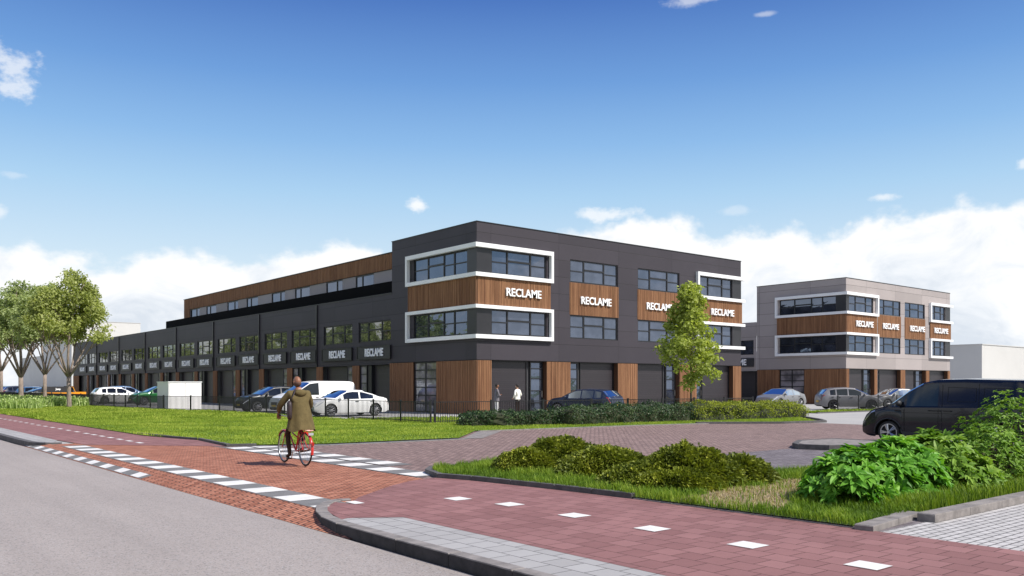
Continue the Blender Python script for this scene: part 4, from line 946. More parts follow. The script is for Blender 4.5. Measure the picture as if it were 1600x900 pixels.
# ------------------------------------------------------------------ vehicles
M_tyre = pm('tyre_rubber', (.018, .018, .019), .75); M_rim = pm('alloy', (.45, .45, .47), .3, .8); M_rimd = pm('dark_alloy', (.05, .05, .055), .3, .7)
M_under = pm('underbody', (.012, .012, .012), .9); M_plast = pm('black_plastic', (.020, .020, .022), .6); M_plate = pm('yellow_plate', (.75, .50, .03), .5)
M_lamp = pm('headlamp_glass', (.55, .58, .62), .12, .3, coat=1); M_tail = pm('tail_lamp', (.35, .012, .012), .2, coat=1); M_seam = pm('panel_gap', (.006, .006, .006), .8)
def paint(name, c, metal=.0): return pm(name, c, .4, metal, obj=True, coat=.6, spec=.3)
def interp(pts, x):
    if x <= pts[0][0]: return pts[0][1]
    for a, b in zip(pts, pts[1:]):
        if x <= b[0]: t = (x - a[0]) / max(1e-9, b[0] - a[0]); t = t * t * (3 - 2 * t) if False else t; return a[1] + (b[1] - a[1]) * t
    return pts[-1][1]
def car(label, loc, heading, L, W_, top, belt, glass, ws, rw, xf, xr, wr, col, cat='car', name='parked_car', group=None, gc=.2, spokes=10, rim=None, cladding=False, tumble=.30, roofcol=None, wag=.0, detail=False, body_low=None, taillamp=True, plates=True):
    """body lofted along its length. top / belt: (x, z) outlines rear to front; glass: x ranges of the side windows;
    ws / rw: x ranges of windscreen and rear window; heading: direction of the nose in the world"""
    t = thing(name, label, cat, loc, heading, group); H2 = W_ / 2; ra = wr + .055
    xs = set(np.linspace(-L / 2, L / 2, int(L / .09)).tolist())
    for xw in (xf, xr):
        for k in range(0, 17): xs.add(xw - ra * math.cos(math.pi * k / 16))
        xs.add(xw - ra - .002); xs.add(xw + ra + .002)
    for a, b in list(glass) + [ws, rw]: xs |= {a, b, a + .05 if (a, b) == ws else a, b}
    for p, z in top: xs.add(p)
    xs = sorted(x for x in xs if -L / 2 <= x <= L / 2); q = []
    for x in xs:
        if not q or x - q[-1] > .0015: q.append(x)
    xs = q
    def plan(x):
        e = max(0, (abs(x) - (L / 2 - .62)) / .62); f = .20 if x > 0 else .13; return H2 * (1 - f * e ** 2.2)
    def zbot(x):
        z = gc + .10 * max(0, (abs(x) - (L / 2 - .35)) / .35) ** 1.5
        for xw in (xf, xr):
            d = abs(x - xw)
            if d <= ra + 1e-6: z = max(z, wr + math.sqrt(max(0, ra * ra - d * d)))
        return z
    rows = []
    for x in xs:
        zt = interp(top, x); zb_ = min(interp(belt, x), zt - .02); z0 = zbot(x); w = plan(x); hi = zt - zb_
        gh = min(1, hi / .12)
        y5 = w * .97 - tumble * hi; zr = zt - min(.06, hi * .35); r = []
        arch = z0 > gc + .15; k1 = z0 + (zb_ - z0) * .18; k2 = z0 + (zb_ - z0) * .55
        r.append((w * (.955 if not arch else .995), z0)); r.append((w * .995, k1)); r.append((w * 1.0, k2)); r.append((w * .985, zb_ - .035)); r.append((w * .955, zb_ + .004))
        r.append((y5 + (w * .955 - y5) * .14, zr - .055 * gh)); r.append((y5, zr)); r.append((y5 * .93, zt - .018 * gh)); r.append((y5 * .55, zt - .004)); r.append((0, zt + .012 * gh)); rows.append(r)
    NR = 10; bod = MB(); gl = {}; lampv = {}
    def V(i, j, s): y, z = rows[i][j]; return (xs[i], y * s, z)
    dz = .0
    for i in range(len(xs) - 1):
        c = (xs[i] + xs[i + 1]) / 2; zt = interp(top, c); hi = zt - interp(belt, c)
        for j in range(NR - 1):
            for s in (1, -1):
                key = None
                if j == 4 and hi > .10:
                    for n_, (a, b) in enumerate(glass):
                        if a < c < b: key = ('side_window', n_, s)
                if j in (6, 7, 8) and key is None:
                    if ws[0] < c < ws[1] and (j > 6 or True): key = ('windscreen', 0, 0)
                    elif rw[0] < c < rw[1]: key = ('rear_window', 0, 0)
                f = [V(i, j, s), V(i + 1, j, s), V(i + 1, j + 1, s), V(i, j + 1, s)]
                if s < 0: f = f[::-1]
                if key is None and j in (2, 3) and c > L / 2 - .42 and j == 3 - 0: key = ('headlamp', 0, s)
                if key is None and taillamp and j == 3 and c < -L / 2 + .28: key = ('tail_lamp', 0, s)
                mbx = gl.setdefault(key, MB()) if key else bod; mbx.face(f)
    for i, flip in ((0, False), (len(xs) - 1, True)):
        f = [V(i, j, 1) for j in range(NR)] + [V(i, j, -1) for j in range(NR - 2, -1, -1)]; bod.face(f if not flip else f[::-1])
    def weld(o):
        bm = bmesh.new(); bm.from_mesh(o.data); bmesh.ops.remove_doubles(bm, verts=bm.verts, dist=.0012); bmesh.ops.recalc_face_normals(bm, faces=bm.faces); bm.to_mesh(o.data); bm.free()
        o.data.polygons.foreach_set('use_smooth', [True] * len(o.data.polygons)); o.data.set_sharp_from_angle(angle=R(33))
    b = bod.build('body', col, t); weld(b)
    names = {'side_window': M_cglass, 'windscreen': M_cglass, 'rear_window': M_cglass, 'headlamp': M_lamp, 'tail_lamp': M_tail}
    for k, m_ in gl.items():
        o = m_.build(k[0], names[k[0]], t); bm = bmesh.new(); bm.from_mesh(o.data); bmesh.ops.remove_doubles(bm, verts=bm.verts, dist=.0012); bm.to_mesh(o.data); bm.free(); o.data.polygons.foreach_set('use_smooth', [True] * len(o.data.polygons))
    ub = MB(); ub.box((-L / 2 + .12, -H2 * .76, gc + .02), (L / 2 - .12, H2 * .76, .62)); ub.build('underbody', M_under, t)
    # wheels
    ct = {}
    for xw in (xf, xr):
        for s in (1, -1):
            yw = s * (H2 - .115)
            if not ct:
                w = MB(); w.torus((0, 0, 0), wr - .055, .055, 'y', 36, 10, sq=1.75); o = w.build('wheel', M_tyre, t, smooth='full')
                rm = MB(); rr_ = wr - .085; rm.torus((0, .07, 0), rr_ - .01, .018, 'y', 32, 6)
                for k in range(spokes):
                    a = 2 * math.pi * k / spokes; p1 = (math.cos(a) * .05, .085, math.sin(a) * .05)
                    for da in ((-.14, .14) if spokes <= 6 else (0,)):
                        p2 = (math.cos(a + da) * (rr_ - .01), .072, math.sin(a + da) * (rr_ - .01)); rm.tube([p1, p2], [.026 if spokes <= 6 else .018, .030 if spokes <= 6 else .014], 5)
                rm.tube([(0, .05, 0), (0, .10, 0)], [.055, .045], 12); ri = rm.build('rim', rim or M_rim, o)
                dk = MB(); dk.tube([(0, -.02, 0), (0, .045, 0)], [rr_, rr_], 28); di = dk.build('brake_disc', M_under, o); ct['o'] = o; ct['r'] = ri; ct['d'] = di
            else:
                o = ct['o'].copy(); COL.objects.link(o); o.parent = t
                for k in 'rd': c_ = ct[k].copy(); COL.objects.link(c_); c_.parent = o
            o.location = (xw, yw, wr); o.rotation_euler = (0, 0, 0 if s > 0 else math.pi)
    # face: grille, lower intake, plates
    gr = MB(); zn = interp(top, L / 2 - .08); x0 = L / 2
    gr.box((x0 - .05, -H2 * .42, zn * .60), (x0 + .015, H2 * .42, zn * .84)); gr.box((x0 - .05, -H2 * .55, gc + .05), (x0 + .02, H2 * .55, gc + .2)); gr.build('grille', M_plast, t)
    if plates:
        pl = MB(); pl.box((x0 + .021, -.26, .42), (x0 + .03, .26, .53)); pl.build('number_plate', M_plate, t)
        pl = MB(); pl.box((-x0 - .022, -.26, .52), (-x0 - .008, .26, .63)); pl.build('number_plate', M_plate, t)
    # mirrors, seams, handles
    def sy(x, z):
        i = min(range(len(xs)), key=lambda k: abs(xs[k] - x)); r = rows[i]
        for (y0, z0), (y1, z1) in zip(r, r[1:]):
            if z0 <= z <= z1: return y0 + (y1 - y0) * (z - z0) / max(1e-6, z1 - z0)
        return r[2][0]
    mx = ws[0] + (ws[1] - ws[0]) * .62; zm = interp(belt, mx) + .09
    for s in (1, -1):
        m2 = MB(); m2.ell((mx, s * (H2 * .97 + .08), zm), (.075, .115, .085), nu=12, nv=8); m2.tube([(mx + .02, s * (H2 * .9), zm - .07), (mx, s * (H2 + .02), zm - .04)], [.03, .03], 6); m2.build('mirror', col if not detail else M_plast, t, smooth='full')
        sm = MB()
        for (a, b_) in glass:
            for x in (a - .03,):
                zb0 = gc + .14; n_ = 10; pz = [zb0 + (interp(belt, x) - zb0) * k / n_ for k in range(n_ + 1)]
                for k in range(n_): sm.bar((x, s * (sy(x, pz[k]) + .0005), pz[k]), (x, s * (sy(x, pz[k + 1]) + .0005), pz[k + 1]), .010, .006)
            hx = a + .16; hz = interp(belt, hx) - .12; sm.bar((hx - .1, s * (sy(hx, hz) + .022), hz), (hx + .08, s * (sy(hx, hz) + .022), hz), .022, .03)
        sm.build('door_trim', M_seam, t)
    if cladding:
        for s in (1, -1):
            cl = MB(); xa, xb = xr + ra + .03, xf - ra - .03; z = gc + .03
            for k in range(8):
                a, b_ = xa + (xb - xa) * k / 8, xa + (xb - xa) * (k + 1) / 8; cl.bar((a, s * (sy(a, z + .12) + .004), z + .10), (b_, s * (sy(b_, z + .12) + .004), z + .10), .03, .10)
            for xw in (xf, xr):
                pts = [(xw - (ra + .012) * math.cos(math.pi * k / 14), s * (plan(xw) + .0), wr + (ra + .012) * math.sin(math.pi * k / 14)) for k in range(15)]; cl.tube(pts, [.022] * 15, 6)
            cl.build('wheel_arch_trim', M_plast, t)
    return t, sy
SEDAN = dict(L=4.55, W_=1.84, top=[(-2.275, .70), (-2.2, .98), (-1.75, 1.07), (-1.2, 1.28), (-.55, 1.44), (.0, 1.46), (.35, 1.42), (.8, 1.22), (1.2, 1.00), (1.8, .90), (2.12, .78), (2.275, .56)],
             belt=[(-2.275, .62), (-1.9, .98), (-1.3, .96), (.9, .92), (1.25, .93), (1.8, .84), (2.275, .52)], glass=[(-1.25, -.42), (-.34, .62)], ws=(.36, 1.16), rw=(-1.7, -.68), xf=1.38, xr=-1.36, wr=.335)
HATCH = dict(L=4.25, W_=1.80, top=[(-2.125, .72), (-2.09, 1.02), (-1.98, 1.12), (-1.72, 1.42), (-1.2, 1.52), (-.4, 1.56), (.2, 1.52), (.75, 1.28), (1.2, 1.04), (1.7, .93), (1.98, .80), (2.125, .58)],
             belt=[(-2.125, .64), (-1.95, 1.02), (-1.2, 1.0), (.9, .95), (1.25, .96), (1.7, .87), (2.125, .54)], glass=[(-1.5, -1.12), (-1.04, -.3), (-.22, .62)], ws=(.26, 1.16), rw=(-2.0, -1.68), xf=1.30, xr=-1.28, wr=.335)
SUV = dict(L=4.45, W_=1.86, top=[(-2.225, .80), (-2.19, 1.06), (-2.05, 1.18), (-1.72, 1.52), (-1.2, 1.61), (-.4, 1.65), (.2, 1.60), (.72, 1.36), (1.12, 1.12), (1.7, 1.03), (2.05, .90), (2.225, .62)],
           belt=[(-2.225, .72), (-2.05, 1.10), (-1.2, 1.07), (.9, 1.02), (1.2, 1.04), (1.7, .96), (2.225, .58)], glass=[(-1.6, -1.15), (-1.07, -.3), (-.22, .60)], ws=(.24, 1.08), rw=(-2.08, -1.68), xf=1.36, xr=-1.32, wr=.355, gc=.22)
VAN = dict(L=5.05, W_=1.94, top=[(-2.525, .9), (-2.50, 1.70), (-2.38, 1.90), (-2.1, 1.955), (.1, 1.965), (.62, 1.90), (1.12, 1.60), (1.72, 1.20), (2.2, 1.04), (2.42, .90), (2.525, .62)],
           belt=[(-2.525, .8), (-2.4, 1.12), (1.3, 1.10), (1.7, 1.12), (2.2, .98), (2.525, .58)], glass=[(.05, 1.30)], ws=(.66, 1.68), rw=(-2.53, -2.49), xf=1.62, xr=-1.45, wr=.34, tumble=.16)
CADDY = dict(L=4.75, W_=1.86, top=[(-2.375, .95), (-2.35, 1.55), (-2.26, 1.78), (-2.05, 1.845), (-.6, 1.885), (.15, 1.87), (.52, 1.80), (.95, 1.56), (1.42, 1.20), (1.58, 1.10), (2.02, 1.0), (2.26, .86), (2.375, .62)],
             belt=[(-2.375, .85), (-2.2, 1.14), (.9, 1.10), (1.45, 1.08), (1.62, 1.06), (2.02, .93), (2.375, .58)], glass=[(.10, .98), (1.05, 1.42)], ws=(.56, 1.52), rw=(-2.38, -2.34), xf=1.50, xr=-1.46, wr=.335, tumble=.2)
PI = math.pi
P_white = paint('white_paint', (.80, .80, .79)); P_navy = paint('navy_paint', (.012, .020, .048)); P_black = paint('black_paint', (.010, .011, .014)); P_green = paint('green_paint', (.006, .10, .022)); P_silver = paint('silver_paint', (.20, .20, .205), .3)
P_grey = paint('grey_paint', (.17, .165, .175), .2); P_blue = paint('blue_paint', (.05, .12, .25)); P_blackb = pm('blue_black_paint', (.004, .006, .014), .16, obj=True, coat=.3, spec=.35); P_orange = paint('orange_paint', (.75, .30, .02)); P_blackr = paint('dark_grey_paint', (.03, .03, .035))
grp = 'vehicles parked behind the long fence'
car('white four door saloon parked right of the white delivery van behind the fence', (23.05, 42.65, 0), PI, col=P_white, group=grp, spokes=10, **SEDAN)
car('white panel van with blue tinted windscreen parked behind the cyclist', (23.8, 48.2, 0), PI, col=P_white, cat='van', name='delivery_van', group=grp, **VAN)
car('dark car showing its nose just left of the white delivery van', (23.0, 52.4, 0), PI, col=P_black, group=grp, **SUV)
car('bright green car partly hidden by the white cabinet', (23.3, 77.0, 0), PI, col=P_green, group=grp, **SUV)
car('white hatchback with its tail to the left, between the trees and the green car', (21.9, 84.3, 0), 0, col=P_white, group=grp, **HATCH)
car('dark blue car mostly hidden behind the white hatchback', (23.5, 87.3, 0), 0, col=P_blue, group=grp, **SUV)
car('dark blue hatchback between the two left tree trunks', (19.4, 106.5, 0), -.4, col=P_blue, group=grp, **HATCH)
car('black car seen between the slim and the stout maple trunks', (19.6, 102.6, 0), .2, col=P_black, group=grp, **SEDAN)
car('dark blue high car behind the stout maple trunk at the far left', (18.6, 112.5, 0), .3, col=P_navy, group=grp, **SUV)
car('dark green and white car at the very left edge beyond the fence', (17.5, 124, 0), .3, col=P_grey, group=grp, **SUV)
suv = car('dark blue estate car seen from behind above the middle hedge', (35.4, 36.3, 0), R(104), col=P_navy, name='parked_car', **SUV)[0]; suv.scale = (1, 1, .91)
g2 = 'cars parked before the grey building'
car('silver hatchback facing left before the timber wall of the grey building', (58.1, 37.9, 0), PI, col=P_silver, group=g2, **SEDAN)
car('grey hatchback with black roof line in front of the grey building corner', (56.6, 31.5, 0), R(-43), col=P_grey, group=g2, rim=M_rimd, spokes=5, **HATCH)
car('silver car behind the short fence, right of the grey hatchback', (63.4, 31.4, 0), R(152), col=P_silver, group=g2, **SEDAN)
# orange pick-up with a black hard top
def pickup(loc, heading):
    t = thing('pickup_truck', 'orange pick-up truck with a black hard top between the left tree trunks', 'pickup', loc, heading, grp)
    b = MB(); b.box((-2.3, -.8, .55), (.2, .8, 1.10)); b.box((.2, -.82, .55), (1.1, .82, 1.12)); b.box((1.1, -.72, .6), (2.25, .72, 1.16)); b.box((1.9, -.5, .95), (2.3, .5, 1.1))
    for xw in (1.6, -1.5):
        for s in (1, -1): b.box((xw - .5, s * .72, .86), (xw + .5, s * .93, .93)); b.box((xw + .42, s * .72, .62), (xw + .5, s * .93, .86))
    for s in (1, -1): b.bar((.25, s * .76, 1.12), (.3, s * .7, 1.78), .07, .07); b.bar((1.02, s * .78, 1.12), (.75, s * .7, 1.78), .07, .07); b.bar((.3, s * .7, 1.78), (.75, s * .7, 1.78), .06, .06)
    b.build('body', P_orange, t, smooth=True); h = MB(); h.box((-2.2, -.76, 1.102), (.22, .76, 1.80)); h.box((.22, -.74, 1.80), (.8, .74, 1.86)); h.build('hard_top', M_plast, t)
    g_ = MB(); g_.box((.32, -.745, 1.13), (.74, -.735, 1.74)); g_.box((.32, .735, 1.13), (.74, .745, 1.74)); g_.build('side_window', M_cglass, t); w = MB(); w.face([(1.08, -.72, 1.13), (1.08, .72, 1.13), (.8, .68, 1.78), (.8, -.68, 1.78)]); w.build('windscreen', M_cglass, t)
    gr = MB(); gr.box((2.2, -.62, .7), (2.29, .62, .94)); gr.box((2.2, -.85, .45), (2.42, .85, .6)); gr.build('bumper', M_plast, t)
    for xw in (1.6, -1.5):
        for s in (1, -1):
            w = MB(); w.torus((0, 0, 0), .30, .10, 'y', 28, 8, sq=1.2); o = w.build('wheel', M_tyre, t, smooth='full', loc=(xw, s * .78, .40)); r_ = MB(); r_.tube([(0, -.08, 0), (0, .08, 0)], [.22, .22], 18); r_.build('rim', M_rimd, o)
    ft = Fac((0, -.76, 0), (1, 0, 0), (0, -1, 0)); o = text_mesh('lettering', 'Jeep', .32, ft, -.9, 1.5, .004, M_letters, t, .003, 1.0, .03); return t
pk = pickup((20.3, 98.0, 0), .12); pk.scale = (.87, .87, .87)
# the near black van
vt, sy = car('black delivery van in the foreground at the right, nose pointing left', (25.15, 10.75, 0), PI / 2, col=P_blackb, cat='van', name='delivery_van', spokes=5, rim=M_rim, cladding=True, detail=True, plates=False, **CADDY)
def vandetail():
    for s in (1, -1):
        m = MB(); 
        def line(p):  # p: list of (x,z) seam points
            for a, b in zip(p, p[1:]):
                n = max(1, int(math.hypot(b[0] - a[0], b[1] - a[1]) / .12))
                for k in range(n):
                    u0, u1 = k / n, (k + 1) / n; xa, za, xb, zb = a[0] + (b[0] - a[0]) * u0, a[1] + (b[1] - a[1]) * u0, a[0] + (b[0] - a[0]) * u1, a[1] + (b[1] - a[1]) * u1
                    m.bar((xa, s * (sy(xa, za) + .0), za), (xb, s * (sy(xb, zb) + .0), zb), .012, .008)
        line([(-.03, .34), (-.02, 1.1), (.0, 1.72)]); line([(-1.0, .40), (-.98, 1.1), (-.96, 1.74)]); line([(1.02, .34), (1.04, 1.0)])
        line([(-1.0, 1.06), (-2.2, 1.08)]); line([(-.9, 1.25), (-.9, 1.62), (-.16, 1.65), (-.16, 1.25), (-.9, 1.25)]); line([(-2.0, 1.25), (-2.0, 1.60), (-1.1, 1.63), (-1.1, 1.25), (-2.0, 1.25)])
        line([(-2.2, .90), (.95, .92), (1.6, .90)]); m.build('panel_joint', M_seam, vt)
        h = MB()
        for x in (.12, -.18): h.bar((x - .11, s * (sy(x, .98) + .03), .985), (x + .11, s * (sy(x, .98) + .03), .985), .03, .035)
        h.build('door_handle', P_blackb, vt)
    a = MB(); a.tube([(-1.9, 0, 1.85), (-2.0, 0, 1.93), (-2.15, 0, 1.95)], [.03, .025, .008], 8); a.build('roof_aerial', M_plast, vt)
vandetail()
# ------------------------------------------------------------------ people and bicycle
def cloth(name, c, var=.12): return pm(name, c, .85, var=var, vs=9, bmp=.35, bs=30, obj=True, bd=.02, spec=.15)
M_skinb = pm('skin_brown', (.22, .095, .05), .5, obj=True, var=.08, vs=12); M_skin = pm('skin_light', (.45, .26, .18), .5, obj=True); M_hair = pm('dark_hair', (.012, .009, .008), .8)
M_coat = cloth('olive_coat', (.115, .088, .038)); M_trous = cloth('brown_trousers', (.040, .024, .016)); M_shoe = pm('brown_leather', (.045, .020, .013), .45); M_shoeb = pm('black_leather', (.012, .011, .012), .4)
M_bag = pm('dark_bag', (.030, .018, .020), .55, var=.2, vs=10, bmp=.3); M_red = pm('red_enamel', (.50, .022, .018), .3, coat=.6); M_chrome = pm('polished_steel', (.55, .55, .55), .25, 1.0); M_rubber = pm('black_rubber', (.02, .02, .02), .8)
M_greysuit = cloth('grey_jacket', (.17, .155, .175)); M_shirt = cloth('white_shirt', (.80, .77, .70), .05); M_pale = cloth('pale_trousers', (.62, .60, .60)); M_dkt = cloth('dark_trousers', (.028, .020, .018))
def skinmesh(nodes, edges, sub=2):
    """nodes: name -> (pos, radius or (rx, ry)); returns evaluated mesh of a smooth skinned body"""
    me = bpy.data.meshes.new('sk'); keys = list(nodes); me.from_pydata([nodes[k][0] for k in keys], [(keys.index(a), keys.index(b)) for a, b in edges], [])
    o = bpy.data.objects.new('sk', me); COL.objects.link(o); o.modifiers.new('s', 'SKIN'); sv = me.skin_vertices[0].data
    for i, k in enumerate(keys): r = nodes[k][1]; sv[i].radius = (r, r) if not isinstance(r, tuple) else r; sv[i].use_root = (i == 0)
    m = o.modifiers.new('u', 'SUBSURF'); m.levels = sub; m.render_levels = sub
    bpy.context.view_layer.update(); out = bpy.data.meshes.new_from_object(o.evaluated_get(bpy.context.evaluated_depsgraph_get())); bpy.data.objects.remove(o); return out
def absorb(mb, me, matf):
    i = len(mb.v); mb.v += [tuple(v.co) for v in me.vertices]
    for p in me.polygons: mb.f.append(tuple(i + k for k in p.vertices)); mb.mi.append(matf(p.center))
def seg_mat(nodes, table):
    """material index by nearest bone"""
    def f(c):
        best = (9, 0)
        for a, b, m in table:
            A, B = Vector(nodes[a][0]), Vector(nodes[b][0]); d = B - A; t = max(0, min(1, (c - A).dot(d) / max(1e-9, d.dot(d)))); best = min(best, ((c - (A + d * t)).length, m))
        return best[1]
    return f
def head(mb, c, yaw, pitch, m, s=1.0):
    rot = Matrix.Rotation(yaw, 3, 'Z') @ Matrix.Rotation(pitch, 3, 'Y')
    def fn(p):
        q = p.copy()
        if p.z < 0: q.x *= 1 - .15 * (-p.z); q.y *= 1 - .30 * (-p.z) ** 1.3
        if p.x < 0: q.x *= 1.06 - .1 * max(0, -p.z)
        b = math.exp(-((p.y / .17) ** 2 + ((p.z + .12) / .2) ** 2)) if p.x > 0 else 0; q.x += .17 * b                      # nose
        for sy_ in (-1, 1):
            b = math.exp(-(((p.y - sy_ * .36) / .15) ** 2 + ((p.z - .08) / .12) ** 2)) if p.x > 0 else 0; q.x -= .10 * b     # eye sockets
        b = math.exp(-((p.y / .3) ** 2 + ((p.z + .52) / .07) ** 2)) if p.x > 0 else 0; q.x += .045 * b                       # lips
        b = math.exp(-((p.y / .3) ** 2 + ((p.z + .85) / .18) ** 2)) if p.x > 0 else 0; q.x += .12 * b                        # chin
        return q
    mb.ell(c, (.098 * s, .078 * s, .122 * s), m, 28, 22, rot, fn)
    for k in (-1, 1): mb.ell(Vector(c) + rot @ Vector((-.005, k * .079 * s, -.005)), (.020, .010, .032), m, 10, 8, rot)
    return rot
def hand(mb, wrist, dirv, palm, side, m, curl=.9):
    """palm with four unequal curled fingers and a thumb"""
    d = Vector(dirv).normalized(); pn = Vector(palm).normalized(); sd_ = d.cross(pn).normalized() * side; w = Vector(wrist)
    mb.tube([w, w + d * .03, w + d * .07, w + d * .092], [.024, .034, .038, .030], 10, m, sy=.5 if abs(pn.z) > .5 else 1.0)
    for k, (off, ln) in enumerate(((-.030, .062), (-.010, .072), (.010, .068), (.028, .054))):
        p = w + d * .085 + sd_ * off; q = d.copy(); pts = [p]
        for j, f in enumerate((.45, .3, .25)): q = (q + pn * curl * .75).normalized(); p = p + q * ln * f; pts.append(p)
        mb.tube(pts, [.0098, .0092, .0085, .0068], 6, m)
    p = w + d * .035 - sd_ * .03; mb.tube([p, p - sd_ * .022 + d * .02 + pn * .01, p - sd_ * .026 + d * .045 + pn * .03, p - sd_ * .016 + d * .058 + pn * .048], [.013, .012, .010, .008], 6, m)
# ---- bicycle (x forward, origin below the saddle)
BX, BY = G(457, 726); bike = thing('bicycle', 'red city bicycle ridden across the brick crossing', 'bicycle', (8.03, 17.12, .004), PI / 2 - .05)
def wheel(x, nm):
    w = MB(); w.torus((0, 0, 0), .335, .0175, 'y', 48, 8); o = w.build('wheel', M_rubber, bike, smooth='full', loc=(x, 0, .353))
    r = MB(); r.torus((0, 0, 0), .312, .010, 'y', 48, 6, sq=1.2); r.build('rim', M_chrome, o, smooth='full'); s = MB(); s.tube([(0, -.04, 0), (0, .04, 0)], [.022, .022], 10)
    for k in range(28): a = 2 * PI * k / 28; s.tube([(math.cos(a + .25 * (-1) ** k) * .02, .03 * (-1) ** k, math.sin(a + .25 * (-1) ** k) * .02), (math.cos(a) * .308, 0, math.sin(a) * .308)], [.0018, .0018], 3, caps=False)
    s.build('spokes', M_chrome, o)
wheel(-.56, 'r'); wheel(.60, 'f')
f = MB(); bb = Vector((-.06, 0, .29)); st = Vector((-.24, 0, .80)); hd0, hd1 = Vector((.40, 0, .72)), Vector((.335, 0, .93)); rh, fh = Vector((-.56, 0, .353)), Vector((.60, 0, .353))
f.tube([bb, st], [.017, .017], 10); f.tube([hd0, hd1], [.019, .019], 10); f.tube([hd1 - Vector((0, 0, .03)), Vector((.12, 0, .66)), Vector((-.17, 0, .58))], [.016, .016, .016], 10); f.tube([hd0 + Vector((0, 0, .02)), bb], [.018, .018], 10)
for s in (1, -1):
    f.tube([bb + Vector((0, s * .03, 0)), rh + Vector((0, s * .06, 0))], [.011, .010], 8); f.tube([st + Vector((0, s * .015, -.03)), rh + Vector((0, s * .06, 0))], [.010, .009], 8)
    f.tube([hd0 + Vector((.01, s * .045, -.02)), Vector((.50, s * .055, .48)), fh + Vector((0, s * .05, 0))], [.014, .012, .009], 8)
f.tube([hd0 + Vector((.01, -.05, -.02)), hd0 + Vector((.01, .05, -.02))], [.014, .014], 8); f.build('frame', M_red, bike, smooth=True)
for (cx, a0, a1, nm) in ((-.56, 10, 195, 0), (.60, 35, 150, 0)):
    mg = MB(); n = 18
    for k in range(n + 1):
        a = R(a0 + (a1 - a0) * k / n); r_ = .375
        for j, (y, dr) in enumerate(((-.03, -.014), (-.015, 0), (.015, 0), (.03, -.014))): mg.v.append((cx + math.cos(a) * (r_ + dr), y, .353 + math.sin(a) * (r_ + dr)))
    for k in range(n):
        for j in range(3): q = k * 4 + j; mg.f.append((q, q + 1, q + 5, q + 4)); mg.mi.append(0)
    mg.build('mudguard', M_red, bike, smooth='full')
rk = MB()
for s in (1, -1): rk.tube([(-.30, s * .06, .755), (-.82, s * .065, .755)], [.007, .007], 6); rk.tube([(-.60, s * .065, .36), (-.66, s * .065, .755)], [.006, .006], 6)
for x in (-.35, -.5, -.66, -.82): rk.tube([(x, -.065, .755), (x, .065, .755)], [.006, .006], 6)
rk.build('luggage_rack', M_red, bike); lp = MB(); lp.box((-.86, -.05, .66), (-.83, .05, .71)); lp.build('rear_lamp', M_lamp, bike); rl = MB(); rl.box((-.955, -.025, .45), (-.935, .025, .52)); rl.build('reflector', M_tail, bike)
sd2 = MB(); sd2.tube([st, st + Vector((-.04, 0, .12))], [.013, .013], 8); sd2.build('seat_post', M_chrome, bike)
sa = MB(); sa.ell((-.31, 0, .945), (.14, .095, .035), nu=18, nv=8, fn=lambda p: Vector((p.x, p.y * (1 - .55 * max(0, p.x)), p.z))); sa.build('saddle', M_shoeb, bike, smooth='full')
hb = MB(); hb.tube([hd1, Vector((.315, 0, 1.02))], [.012, .012], 8); hb.tube([(.05, -.31, 1.06), (.16, -.30, 1.07), (.29, -.22, 1.06), (.33, -.06, 1.02), (.33, .06, 1.02), (.29, .22, 1.06), (.16, .30, 1.07), (.05, .31, 1.06)], [.011] * 8, 8); h_ = hb.build('handlebar', M_chrome, bike, smooth='full')
gp = MB(); gp.tube([(.04, -.311, 1.06), (.15, -.302, 1.07)], [.016, .016], 8); gp.tube([(.04, .311, 1.06), (.15, .302, 1.07)], [.016, .016], 8); gp.build('grip', M_rubber, h_)
ck = MB(); th = R(-72); pl_ = bb + Vector((math.cos(th) * .165, 0, math.sin(th) * .165)); pr_ = bb - Vector((math.cos(th) * .165, 0, math.sin(th) * .165))
ck.tube([bb + Vector((0, .07, 0)), pl_ + Vector((0, .08, 0))], [.011, .010], 6); ck.tube([bb - Vector((0, .07, 0)), pr_ - Vector((0, .08, 0))], [.011, .010], 6); ck.torus(tuple(bb - Vector((0, .05, 0))), .085, .006, 'y', 28, 6); ck.build('crank', M_chrome, bike)
pd = MB(); pd.box(pl_ + Vector((-.045, .09, -.012)), pl_ + Vector((.045, .18, .012))); pd.build('pedal', M_rubber, bike); pd = MB(); pd.box(pr_ + Vector((-.045, -.18, -.012)), pr_ + Vector((.045, -.09, .012))); pd.build('pedal', M_rubber, bike)
cg = MB(); cg.tube([bb - Vector((0, .075, 0)), Vector((-.3, -.075, .33)), rh - Vector((0, .075, 0))], [.045, .055, .04], 10, sy=1.0); cg.build('chain_guard', M_plast, bike, smooth='full')
